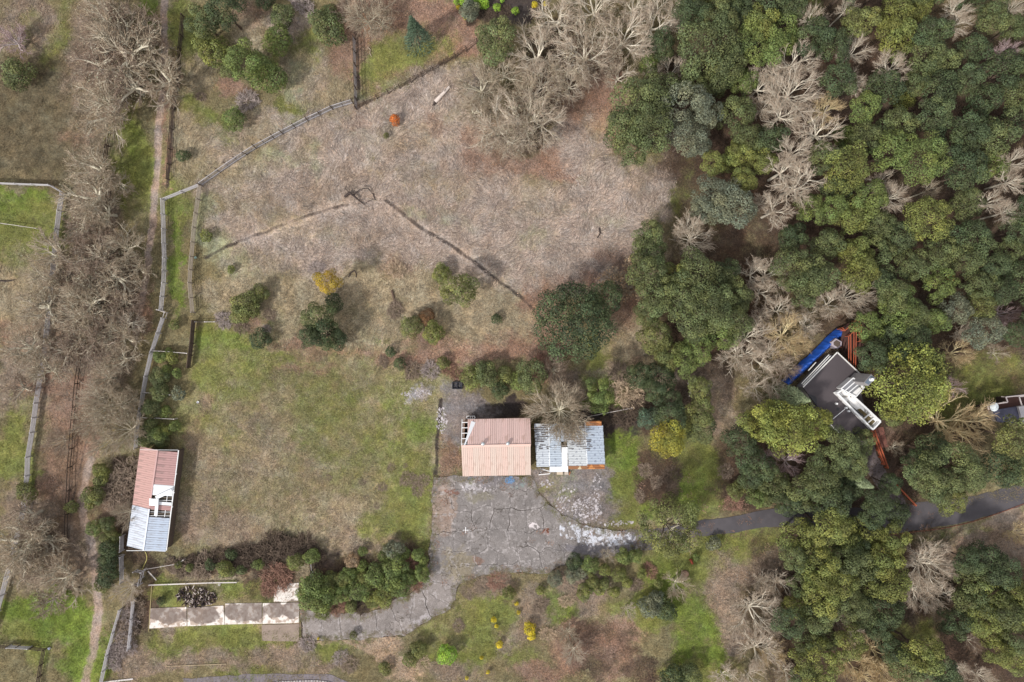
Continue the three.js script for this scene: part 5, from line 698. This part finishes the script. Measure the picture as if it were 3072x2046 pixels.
H('A10', 'on the grassy slope above the netting fence', '320,20,72,g'); H('A10', 'in the dark garden bed', '1560,70,50,k 1620,110,45,k 1480,130,40,k 1720,70,45,k');
B('A10', 'above the board fence', '770,80,190,n 850,150,120,n 640,60,110,k', { leaf: 'h' });
E('A10', 'alone in the straw field', '960,830,38,O 900,935,20,m');
B('A10', 'at the edge of the straw field', '1560,600,200,n 1700,490,180,n 1650,850,220,w 1500,760,150,n 1740,960,150,w', { leaf: 'h' });
B('A20', 'in the pale leafless stand above the straw field', '180,340,210,w 480,330,230,w 560,60,220,w 780,230,210,w 1000,140,190,w 740,500,130,w 230,560,200,w 380,580,150,w 110,800,220,w 210,860,180,w 150,660,200,n 860,20,150,w 300,120,210,w 620,420,150,k 900,330,110,w 620,230,190,n 380,460,190,n 60,950,140,n 1130,60,110,w', { leaf: 'h' });
B('A20', 'among the dark oaks beside the straw field', '1090,490,115,w 980,500,80,w');
E('A20', 'in the oak grove beside the straw field', '1230,80,95,d 1330,330,215,o 1420,150,140,o 1450,470,150,o 1030,310,100,d 1250,570,95,o 1410,570,105,o 950,430,75,b 870,740,205,o 990,630,150,o 770,890,140,o 940,880,180,o 830,1030,125,o 1180,760,175,g 1320,790,125,g 1190,950,130,g 1290,980,95,g 1540,790,135,o 1600,570,95,b 1690,300,165,b 1700,170,130,y 1620,960,110,o 1380,1130,85,y 1580,1050,105,y 1720,1130,95,y 1600,1250,85,y 1480,1120,70,y 1420,1370,165,g 1550,1430,140,g 1320,1450,95,g 1220,120,120,d 1560,120,110,d');
B('A20', 'at the edge of the dense wood', '1730,580,140,w 1740,720,110,w 1745,1400,90,w 1230,1560,120,w', { lift: 1.5 });
// dense wood
const WOOD = 'in the dense wood by the tarp';
B('A30', WOOD, '620,330,120,w 300,130,105,w 870,470,130,w 610,560,100,w 200,430,165,w 80,520,130,w 200,650,220,w 130,780,160,w 350,900,180,w 430,760,130,x 180,1050,145,w 220,1260,185,w 60,1450,130,w 790,1250,95,w 870,1370,115,w 1320,60,105,w 1310,170,95,w 1640,350,100,v 1700,1110,100,w 1690,1250,100,w 1550,1400,100,w 1720,30,80,w 1660,1470,95,w 130,1180,150,w 560,40,80,w 1120,1300,70,n', { lift: 3.2 });
E('A30', WOOD, '860,260,145,y 890,120,125,y 660,750,110,b 940,690,78,y 540,1150,160,y 1040,1100,160,b 300,260,135,d 430,340,120,d 100,190,135,b 60,330,105,b 580,1500,125,y 1100,1510,160,y 1240,1040,120,d 1550,1150,105,b 1100,380,125,o 1210,410,115,o 520,940,80,b 1060,50,90,y');
// left oaks
B('A01', 'over the grey pasture fence', '300,190,180,n 290,400,150,n 270,560,180,n 140,800,180,n 280,960,150,n 100,1130,110,k', { leaf: 'h', twisted: true });
B('A01', 'in the leafless oak belt between fence and track', '600,150,190,k 860,120,150,n 700,300,220,n 890,290,130,n 600,490,200,n 780,500,140,k 470,660,180,n 600,810,170,k 830,650,130,w 800,790,150,n 430,890,160,k 830,910,130,n 680,1040,130,n 560,310,160,k 690,690,150,k 520,420,140,n', { leaf: 'h', twisted: true });
B('A01', 'beside the upper end of the stable', '720,1230,190,n 860,1210,120,n 610,1340,140,n 820,1400,170,n 700,1490,140,n 380,1490,110,k 630,1160,120,w 800,1260,150,n', { g: 7, leaf: 'h' });
E('A01', 'on the field side of the pale fence', '1420,55,45,y 1590,290,30,y 1690,530,100,m 1660,600,80,m'); E('A01', 'in the shrub strip above the stable', '1205,670,38,m 1100,890,45,b 1190,900,43,y 1160,860,28,b 1100,1035,67,o 1220,1010,36,b 1150,985,36,b 1100,1140,69,o 1230,1145,50,g 1040,1250,69,o 1140,1275,38,b 1030,1370,62,o 1090,1430,62,b 1050,1440,52,o 1125,1400,45,y 1210,1372,41,b 1000,1480,53,o 1110,1470,52,o');
H('A01', 'near the grey gate', '1545,640,50,g 1660,690,40,m');
// slope above the barn
E('A11', 'on the leaf-strewn slope above the barn', '20,460,70,m 500,370,88,G 1275,315,66,y 1400,440,128,m 535,520,68,d 430,640,110,o 470,740,130,d 390,760,85,d 545,770,75,d 1070,680,78,m 1220,725,78,y 1180,620,62,r 1660,635,38,d 930,855,36,d 995,940,44,d 1290,930,42,m 30,770,70,d');
E('A11', 'beside the barn', '1490,1040,80,y 1590,1010,92,o 1680,1120,64,d 1720,1020,64,m'); H('A11', 'on the leaf-strewn slope above the barn', '420,280,45,g 960,570,50,m 970,290,60,t 1200,980,60,g 1080,985,60,m 75,700,32,g 1330,970,50,r 90,600,40,m 1390,1020,40,r 880,930,36,m');
// grove in the middle
E('A21', 'standing alone above the corrugated shed', '430,660,262,d'); E('A21', 'beside the great dark oak', '640,500,130,d');
E('A21', 'in the oak grove beside the straw field', '930,60,115,o 960,170,135,o 930,330,145,o 1130,340,105,y 1270,310,145,o 1180,450,145,o 1000,460,135,o 1450,440,155,o 1560,480,110,o 1350,560,175,o 1530,640,125,o 1220,640,145,o 1430,720,135,b 930,580,95,o 1000,760,115,m 1080,880,115,m 1180,920,105,b 1280,840,105,b 1470,300,95,d');
E('A21', 'in the tangle behind the corrugated shed', '880,1030,95,d 1030,1030,112,d 970,1130,95,d 1090,1200,85,d 1080,1290,105,d 1300,1120,95,m 1290,1280,105,m 1310,1390,112,o 610,1130,110,b 600,1210,80,b 130,1030,112,o 60,1065,72,b 1080,1450,132,q 940,1310,80,c');
E('A21', 'below the flat-roofed house', '1720,1340,150,u 1570,1480,120,d');
B('A21', 'at the edge of the oak grove', '1260,100,165,w 1680,330,145,w 1720,450,115,w 1640,790,185,w 1560,890,150,w 1720,910,150,w 1700,1100,110,w 1730,630,90,w');
B('A21', 'hanging over the corrugated shed', '310,1290,235,n 300,1000,120,k', { g: 8 }); B('A21', 'behind the great dark oak', '760,420,105,n 690,370,100,n 850,270,90,n 920,480,70,n', { leaf: 't' }); H('A21', 'in the tangle behind the corrugated shed', '800,1140,90,t 1250,1020,80,m 740,1010,60,m 1160,1180,70,k 900,1240,70,k 200,930,50,r 800,1290,80,k 680,1300,70,k', .7);
// around the house
const HOUSE = 'around the flat-roofed house';
E('A31', WOOD, '600,180,135,y 640,310,130,y 400,110,115,o 200,300,155,o 330,350,145,o 230,430,125,o 900,560,155,b 1000,620,110,o 1130,640,100,b 860,470,120,o'); E('A31', HOUSE, '690,890,110,d 850,770,125,d 910,850,110,d 1000,1080,245,u 1500,720,120,g 1720,740,100,d 210,1180,112,p 150,1390,190,u 330,1350,125,u 60,1330,110,u 500,1500,135,o 630,1480,100,o 1690,1440,145,m 1120,1545,120,d 1090,930,110,d 1000,760,100,d 870,1270,100,m');
E('A31', 'poking out of the dense wood', '1255,345,26,O');
B('A31', 'beside the blue tarp', '40,330,140,w 80,580,120,w 120,760,165,x 270,670,130,w 190,820,120,x 60,900,125,w 600,470,150,w 450,520,130,w 660,530,100,w 300,560,110,n 60,1110,90,w 150,960,110,k'); B('A31', HOUSE, '1640,600,110,v 1360,720,85,w 1320,880,120,x 1300,1100,80,v 1260,1380,280,x 1420,1330,180,x 900,1530,60,n 1600,860,80,n', { g: 5 }); H('A31', 'over the end of the blue tarp', '445,850,45,t');
// lower left
E('A02', 'along the winding footpath', '690,110,55,y 640,280,72,m 690,170,50,m 620,335,42,y 180,260,75,m 490,360,46,m 650,510,52,b 740,480,52,o 750,650,72,d 750,730,66,d 740,830,82,d 760,570,60,m 700,900,50,m'); E('A02', 'in the dead hedge below the mown field', '1450,760,38,d 1310,780,30,m 1590,690,40,d 1230,760,26,m 1555,790,64,y 1665,800,36,o 1760,760,30,o'); E('A02', 'on the grass beside the concrete pads', '1110,1010,30,d');
B('A02', 'in the lower corner by the lush grass', '70,640,230,n 200,600,190,n 380,900,190,n 150,480,160,k 90,780,170,n 330,1010,120,k 280,760,140,k', { leaf: 'h', twisted: true }); B('A02', 'beside the stable', '860,430,105,n 850,950,115,w', { g: 7 }); H('A02', 'beside the stable', '900,150,95,m 790,250,110,m 880,280,90,m 700,210,60,k 830,370,80,m 820,60,60,k'); H('A02', 'in the dead hedge below the mown field', '1400,770,80,m 1250,790,70,m 1510,710,70,k 1330,750,60,k 1600,740,70,k 1180,770,50,m 1690,700,80,k', .9); H('A02', 'in the dead brush along the long fence', '880,1130,70,g 860,1220,70,m 840,1290,70,g 800,1360,70,g 930,1060,60,m 770,1420,60,g 900,1330,50,g', .9);
// hedge by the yard
const HEDGE = 'in the hedge along the cracked yard';
E('A12', HEDGE, '270,740,58,y 380,700,58,b 20,760,36,b 735,670,34,b 665,735,52,t 730,770,42,b 950,660,74,g 1020,680,42,b 1120,690,48,b 1155,735,36,b 880,700,42,b 960,770,88,b 830,830,84,b 640,830,62,b 600,860,62,m 520,850,54,m 720,930,84,b 590,960,72,b 920,880,84,b 990,900,84,b 1060,850,54,b 1150,820,62,b 880,980,84,y 800,1000,54,y 400,900,104,b 430,990,114,b 350,960,74,b 460,1070,62,y 660,1050,46,m 480,930,80,m 760,870,70,m');
H('A12', HEDGE, '100,660,105,k 330,640,85,k 430,700,50,k 180,640,80,k 30,680,70,k 560,1040,60,r 730,1060,50,k 1050,750,50,r 1110,880,50,r 700,870,60,r'); H('A12', 'beside the concrete pads', '130,850,90,r 80,930,60,r 190,820,60,r 350,1310,46,g'); H('A12', 'on the mown field', '930,90,30,m 1030,75,20,m 870,225,30,m 760,300,20,m 1050,170,50,m 1110,240,42,m 1150,180,38,m 730,190,24,m 830,355,20,m 500,160,22,m', .5); H('A12', 'on the bank beside the cracked yard', '1560,905,55,m 1660,880,60,r 1450,960,40,m 1720,850,40,m', .4);
E('A12', 'on the rough slope below the cracked yard', '1320,1380,66,l 1740,960,52,y 890,1480,42,m 670,1250,30,m 1640,1140,20,Y 1660,1185,15,Y 1680,1310,25,Y 1555,1400,12,Y 1600,1500,15,Y 1455,1540,14,Y 430,1270,9,Y 1120,1340,60,m 1060,1420,50,m'); H('A12', 'on the rough slope below the cracked yard', '580,1400,50,g 640,1450,50,m 1150,1450,40,t 1400,1180,40,m', .6);
E('A22', 'overhanging the drive', '1090,500,190,m'); B('A22', 'overhanging the drive', '1120,560,170,n');
E('A22', 'in the tangle behind the corrugated shed', '1700,60,125,d 1640,140,90,d 1690,290,74,b 1550,250,64,m 1760,300,70,o'); E('A22', 'on the rough slope below the cracked yard', '430,740,62,d 540,760,62,b 470,810,50,g 420,830,62,g 640,800,42,y 740,830,52,y 790,880,38,y 560,880,52,m 500,950,58,y 600,930,42,y 700,950,38,y 770,710,58,b 845,700,52,b 895,820,36,y 195,935,32,y 120,1205,42,Y 135,1255,28,Y 1270,710,26,b 950,1050,78,g 1060,1075,82,d 1000,1000,62,g 300,860,52,g 1390,620,50,g 1110,1540,92,d 1230,1510,82,o 640,890,44,m 30,1030,14,Y 45,1090,14,Y 1010,890,36,m');
B('A22', 'on the rough slope below the cracked yard', '1140,910,110,n 800,1090,62,w 400,1250,85,n 430,1380,95,w 660,700,55,n'); H('A22', 'on the rough slope below the cracked yard', '200,1050,52,m 380,1010,50,t 250,1240,50,t 960,800,50,r 860,900,50,m', .7); H('A22', 'beside the mossy strip by the shed', '1110,160,60,k 920,110,55,m 1000,190,45,m 1110,250,50,k 880,290,40,m 1530,340,50,r 1480,120,50,m', .4);
const LOW = 'in the wood across the drive from the house';
B('A22', LOW, '1680,1120,185,w 1690,1370,165,w 1740,880,85,w 1480,1550,110,w 1650,1560,130,w');
E('A32', HOUSE, '60,230,110,o 250,250,145,o 370,180,135,o 400,40,115,o 560,60,105,o 640,190,112,p 450,330,135,d 830,200,85,d 870,390,95,d 710,400,105,d 1080,130,135,o 1250,80,175,o 1380,150,125,o 1150,230,125,o 1260,310,105,y 1600,100,145,d 1710,130,115,o 1000,40,90,d 560,240,100,d 120,330,100,d 740,300,90,d');
E('A32', LOW, '200,560,135,y 400,500,135,y 540,580,115,y 700,530,125,y 860,580,115,y 300,640,125,o 160,690,105,o 340,760,135,y 500,730,135,o 640,770,135,o 800,720,135,y 820,880,145,y 700,900,125,o 380,960,145,y 240,900,105,o 480,880,130,y 200,1040,105,y 560,1030,115,o 130,1150,110,d 350,1090,125,o 650,1110,105,o 830,1060,115,d 760,1190,105,d 540,1290,110,y 400,1270,90,o 260,1290,95,o 340,1440,155,y 250,1520,105,o 1040,1340,145,y 960,1440,125,o 1160,1450,125,d 1210,1530,105,d 850,1330,95,d 620,660,100,d 1370,720,115,d 1500,760,135,d 1610,810,115,d 1420,880,125,o 1520,960,135,y 1680,950,115,y 1400,1020,125,o 1600,1070,135,o 1480,1130,115,y 1720,1120,105,y 1300,1150,115,d 1560,1220,115,y 1700,1260,115,o 1570,1340,105,y 1700,1400,105,y 1780,1020,110,o');
B('A32', LOW, '90,900,135,w 30,1080,95,w 40,1190,85,w 30,1380,115,x 130,1520,95,w 1130,800,200,w 1060,960,145,w 1190,980,145,w 1150,740,150,w 500,1200,130,k 620,1260,95,w 600,1450,145,x 740,1380,135,x 820,1480,160,x 690,1550,130,x 930,1510,105,x 1420,1300,75,k 1350,1510,75,w 1480,1560,95,w'); B('A32', HOUSE, '150,60,115,v 1740,540,85,x 30,30,80,v');
{ // the rest of the dense wood, crown beside crown
  const poly = [[2050, -60], [3160, -60], [3160, 960], [2990, 940], [2870, 1000], [2770, 1010], [2660, 960], [2600, 1000], [2580, 870], [2480, 820], [2330, 690], [2210, 560], [2180, 330], [2080, 200]].map(([x, y]) => [x, y]), r = rng(4321), tints = 'ooooeeedddmbog'; let made = 0;
  for (let k = 0; k < 6000 && made < 150; k++) { const x = 2040 + r() * 1120, y = -60 + r() * 1080, rp = 42 + r() * 24; if (!inside(poly, x, y)) continue; if (spots.some(([sx, sy, sr]) => Math.hypot(sx - x, sy - y) < (sr + rp) * .63)) continue; spots.push([x, y, rp]); evergreen(x, y, rp, tints[Math.floor(r() * tints.length)], WOOD); made++; }
  console.log('wood fill', made);
}
{ // plants that would share a label are told apart by what grows next to them
  const count = {}; for (const g of grown) { const l = g.t.userData.label; (count[l] ??= []).push(g); }
  for (const list of Object.values(count)) if (list.length > 1) for (const g of list) { let best = null, bd = 1e9; for (const o of grown) if (o !== g) { const d = Math.hypot(o.px - g.px, o.py - g.py); if (d < bd) { bd = d; best = o; } } const l = `${g.t.userData.label}, beside ${best.desc}`; if (l.split(/\s+/).length <= 16) g.next = l; }
  for (const g of grown) if (g.next) g.t.userData.label = g.next;
}
{ // fallen logs and snags
  const log = (name, label, pts, rad, mat) => { const t = thing(name, label, 'log'), P = pts.map(([x, y, h]) => { const v = at(x, y); return V3(v.x, groundY(v.x, v.z) + h, v.z); }), s = new Soup(); for (let i = 0; i + 1 < P.length; i++) s.tube(P[i], P[i + 1], rad * (1 - .5 * i / P.length), rad * (1 - .5 * (i + 1) / P.length), 7, [1, 1, 1]); part('stem', s.geo(), mat, t); return t; };
  const pale = barkMat([214, 200, 190]), dk = barkMat([66, 56, 52]), tn = barkMat([170, 154, 136]);
  const a = log('fallen_log', 'pale peeled fallen log lying in the straw field', [[1306, 306, .2], [1322, 290, .35], [1336, 276, .4], [1348, 262, .3]], .32, pale); const sp = (P, Q, rad, m, t) => { const s = new Soup(); s.tube(P, Q, rad, rad * .4, 5, [1, 1, 1]); part('branch', s.geo(), m, t); };
  const tw = (t, m, list) => { for (const [x0, y0, h0, x1, y1, h1, rad] of list) { const p = at(x0, y0), q = at(x1, y1); sp(V3(p.x, groundY(p.x, p.z) + h0, p.z), V3(q.x, groundY(q.x, q.z) + h1, q.z), rad, m, t); } };
  tw(a, dk, [[1308, 306, .2, 1298, 318, .1, .25], [1330, 282, .4, 1340, 270, .9, .06]]);
  const b = log('snag', 'dark twisted snag lying at the fork of two field tracks', [[1035, 590, .15], [1050, 580, .5], [1062, 588, .7], [1075, 600, .5]], .22, dk); tw(b, dk, [[1062, 588, .6, 1085, 570, .9, .14], [1085, 570, .9, 1105, 566, .5, .1], [1105, 566, .5, 1118, 580, .2, .1], [1118, 580, .2, 1126, 600, .1, .1], [1050, 580, .5, 1040, 570, .8, .08], [1090, 612, .1, 1120, 598, .3, .06], [1075, 600, .3, 1095, 615, .1, .12]]); tw(b, tn, [[1104, 596, .2, 1128, 602, .15, .08], [1085, 570, .95, 1105, 562, .7, .05]]);
  const c = log('fallen_branch', 'dark curved branch lying near the golden shrub', [[1046, 832, .1], [1052, 820, .2], [1064, 812, .25], [1070, 820, .2], [1068, 832, .1]], .1, dk);
  const d = log('fallen_branch', 'short brown broken trunk lying on the leaf-strewn slope', [[1176, 872, .15], [1180, 886, .2], [1184, 904, .15]], .2, barkMat([96, 78, 66])); tw(d, barkMat([96, 78, 66]), [[1182, 896, .2, 1194, 908, .5, .06], [1176, 872, .15, 1168, 866, .4, .05]]);
  log('fallen_branch', 'thin pale branch lying on the grass below the board fence', [[1104, 142, .08], [1112, 150, .1], [1110, 160, .1], [1116, 172, .07]], .09, tn); log('fallen_branch', 'dark dead stem lying in the mown straw near the grove', [[1797, 684, .1], [1800, 700, .2], [1792, 714, .12]], .12, dk); log('fallen_branch', 'pale bent branch lying in the tangle behind the shed', [[2062, 1148, .3], [2070, 1165, .5], [2066, 1190, .3]], .12, pale);
  log('fallen_branch', 'dark crooked branch on the pasture beneath the left oaks', [[0, 842, .1], [20, 844, .2], [44, 840, .1]], .12, dk); log('fallen_branch', 'red-brown log standing by the overhanging tree at the drive', [[2070, 1676, .2], [2076, 1690, .35]], .22, barkMat([150, 74, 52]));
  const stump = thing('tree_stump', 'round brown cut stump on the grass near the drive', 'stump'), p = at(2054, 1722), sg = new THREE.CylinderGeometry(.55, .68, .35, 14); const sm = part('stump_wood', sg, barkMat([124, 100, 84]), stump); sg.setAttribute('color', new THREE.Float32BufferAttribute(new Float32Array(sg.attributes.position.count * 3).fill(1), 3)); sm.position.set(p.x, groundY(p.x, p.z) + .12, p.z);
}
console.log('plants', vseed);

// ---------------------------------------------------------------- grass, straw and fallen leaves as real blades
function bladeGeo(seed, n, spread, len, wid, lift, dirSpread) {
  const r = rng(seed), s = new Soup();
  for (let k = 0; k < n; k++) { const x = (r() - .5) * spread, z = (r() - .5) * spread, a = (r() - .5) * dirSpread, L = len * (.5 + r()), up = L * (lift * (.4 + r())), w = wid * (.6 + .8 * r()), dx = Math.cos(a), dz = Math.sin(a), b = .42 + 1.08 * r(), y0 = -.02; s.tri([x - dz * w, y0, z + dx * w], [x + dz * w, y0, z - dx * w], [x + dx * L, up, z + dz * L], V3(-dx * lift * .5, 1, -dz * lift * .5).normalize().toArray(), [b, b * (.97 + .05 * r()), b]); }
  return s.geo();
}
function flakeGeo(seed, n, spread, size) { const r = rng(seed), s = new Soup(); for (let k = 0; k < n; k++) { const nn = V3((r() - .5) * .8, 1, (r() - .5) * .8).normalize(), t = rdir(r).cross(nn).normalize(), b = .55 + 1.0 * r(), h = (r() - .5) * .2; s.leaf((r() - .5) * spread, .02 + .04 * r(), (r() - .5) * spread, nn, t, size * (.6 + .8 * r()), size * .6, [b * (1 + h), b, b * (1 - h)], nn); } return s.geo(); }
{
  const mats = new THREE.MeshStandardMaterial({ color: 0xffffff, vertexColors: true, roughness: 1, side: THREE.DoubleSide });
  const strawG = [bladeGeo(1, 26, 1.1, .46, .034, .34, 1.2), bladeGeo(2, 26, 1.0, .38, .036, .42, 1.7)], grassG = [bladeGeo(3, 26, .9, .2, .03, .9, 6.28), bladeGeo(4, 26, .9, .26, .03, .8, 6.28)], flakeG = [flakeGeo(5, 22, 1.1, .075), flakeGeo(6, 22, 1.1, .09)];
  const r = rng(2024), lots = { straw0: [], straw1: [], grass0: [], grass1: [], leaf0: [], leaf1: [] }, m = new THREE.Matrix4(), q = new THREE.Quaternion(), Y = V3(0, 1, 0), c = [0, 0, 0];
  const yardPoly = YARD, blocked = (x, z) => inside(yardPoly, x, z) || (x > -54.5 && x < -31.5 && z > 39 && z < 43.2) || (z > 19 && z < 31 && x > 18 && x < 90 && Math.abs(z - 27.2 + (x - 20) * .02) < 2);
  const step = .52;
  for (let z = -55; z < 55; z += step) for (let x = -82; x < 82; x += step) {
    const xx = x + (r() - .5) * step, zz = z + (r() - .5) * step; if (blocked(xx, zz)) continue;
    const w = coverAt(xx, zz), straw = w[KI.straw] + .3 * w[KI.tan] + .25 * w[KI.mauve], gr = w[KI.green] + w[KI.lush] + w[KI.olive] * .8 + w[KI.pale] + .6 * w[KI.tan] + .5 * w[KI.mauve] + .4 * w[KI.trodden], lit = w[KI.litter] + .7 * w[KI.duff] + .4 * w[KI.clay] + .5 * w[KI.mauve] + .25 * w[KI.tan], bareS = w[KI.path] + w[KI.soil] + w[KI.gravel] + w[KI.dirt] * .5; if (r() < bareS || onLine(xx, zz) || w[KI.soil] > .3 || w[KI.path] > .35) continue;
    const u = r() * (straw + gr + lit), kind = u < straw ? 'straw' : u < straw + gr ? 'grass' : 'leaf'; if (kind !== 'straw' && r() < .3) continue;
    colourAt(xx, zz, c);
    const gy = groundY(xx, zz), flow = fbm(xx * .08 + 3, zz * .08, 3) * 7 + fbm(xx * .45, zz * .45 + 7, 2) * 5, sc = (kind === 'straw' ? .75 + .6 * r() : .7 + .6 * r());
    q.setFromAxisAngle(Y, kind === 'straw' ? flow + (r() - .5) * .9 : r() * 6.28); m.compose(V3(xx, gy, zz), q, V3(sc, sc * (.6 + .8 * r()), sc));
    const kk = (kind === 'leaf' ? .72 : .85) + .5 * r() * (kind === 'straw' ? 1.1 : 1), hue = (r() - .5) * .14; lots[kind + (r() < .5 ? 0 : 1)].push([m.clone(), c[0] * kk * (1 + hue), c[1] * kk, c[2] * kk * (1 - hue)]);
  }
  const scatter = (n, fn) => { for (let k = 0; k < n; k++) { const p = fn(); if (!p) continue; q.setFromAxisAngle(Y, r() * 6.28); const sc = .5 + .6 * r(), b = .8 + .6 * r(); m.compose(V3(p[0], p[1], p[2]), q, V3(sc, sc, sc)); lots['leaf' + (k % 2)].push([m.clone(), LINC[KI.litter][0] * b, LINC[KI.litter][1] * b, LINC[KI.litter][2] * b]); } };
  for (let k = 0; k < 2600; k++) {                                    // grass and weeds creeping over the broken edges of the yard and the drive
    const e = Math.floor(r() * YARD.length), a = YARD[e], b = YARD[(e + 1) % YARD.length], t = r(), dx = b[0] - a[0], dz = b[1] - a[1], L = Math.hypot(dx, dz); if (r() * 8 > L) continue;
    const off = (r() - .25) * 1.3 * (.3 + 1.4 * fbm((a[0] + dx * t) * .4, (a[1] + dz * t) * .4 + 3)), x = a[0] + dx * t + dz / L * -off, z = a[1] + dz * t + dx / L * off, on = inside(YARD, x, z), sc = .35 + .45 * r(), kd = r() < .55 ? 'olive' : r() < .5 ? 'mauve' : 'green', b2 = .7 + .6 * r();
    q.setFromAxisAngle(Y, r() * 6.28); m.compose(V3(x, on ? SLABTOP - .01 : 0, z), q, V3(sc, sc, sc)); lots['grass' + (k % 2)].push([m.clone(), ...LINC[KI[kd]].map((v) => v * b2)]);
  }
  scatter(260, () => { const x = 19 + r() * 62, z = 20 + r() * 12; return fbm(x * .3, z * .3) > .5 ? [x, .05, z] : null; });
  scatter(420, () => { const x = YX0 + r() * YS, z = YZ0 + r() * 30; if (!inside(YARD, x, z)) return null; const nearEdge = !inside(YARD, x + 1, z) || !inside(YARD, x - 1, z) || !inside(YARD, x, z + 1) || !inside(YARD, x, z - 1); return nearEdge || fbm(x * .5, z * .5) > .6 ? [x, SLABTOP + .005, z] : null; });
  for (const [k, list] of Object.entries(lots)) {
    const kind = k.slice(0, -1), geo = { straw: strawG, grass: grassG, leaf: flakeG }[kind][+k.slice(-1)], im = new THREE.InstancedMesh(geo, mats, list.length), col = new THREE.Color();
    list.forEach(([mm, a, b, d], i) => { im.setMatrixAt(i, mm); im.setColorAt(i, col.setRGB(a, b, d)); });
    im.name = numbered({ straw: 'dry_grass', grass: 'grass', leaf: 'fallen_leaves' }[kind]); im.castShadow = im.receiveShadow = true; scene.add(im);
    tag(im, { straw: 'matted dry straw grass over the field', grass: 'short green and olive grass over the fields', leaf: 'fallen brown leaves strewn over the ground' }[kind], { straw: 'straw', grass: 'grass', leaf: 'leaves' }[kind], { straw: 'dry straw cover', grass: 'grass cover', leaf: 'leaf litter' }[kind], 'stuff');
    console.log(k, list.length);
  }
}
renderer.render(scene, camera);
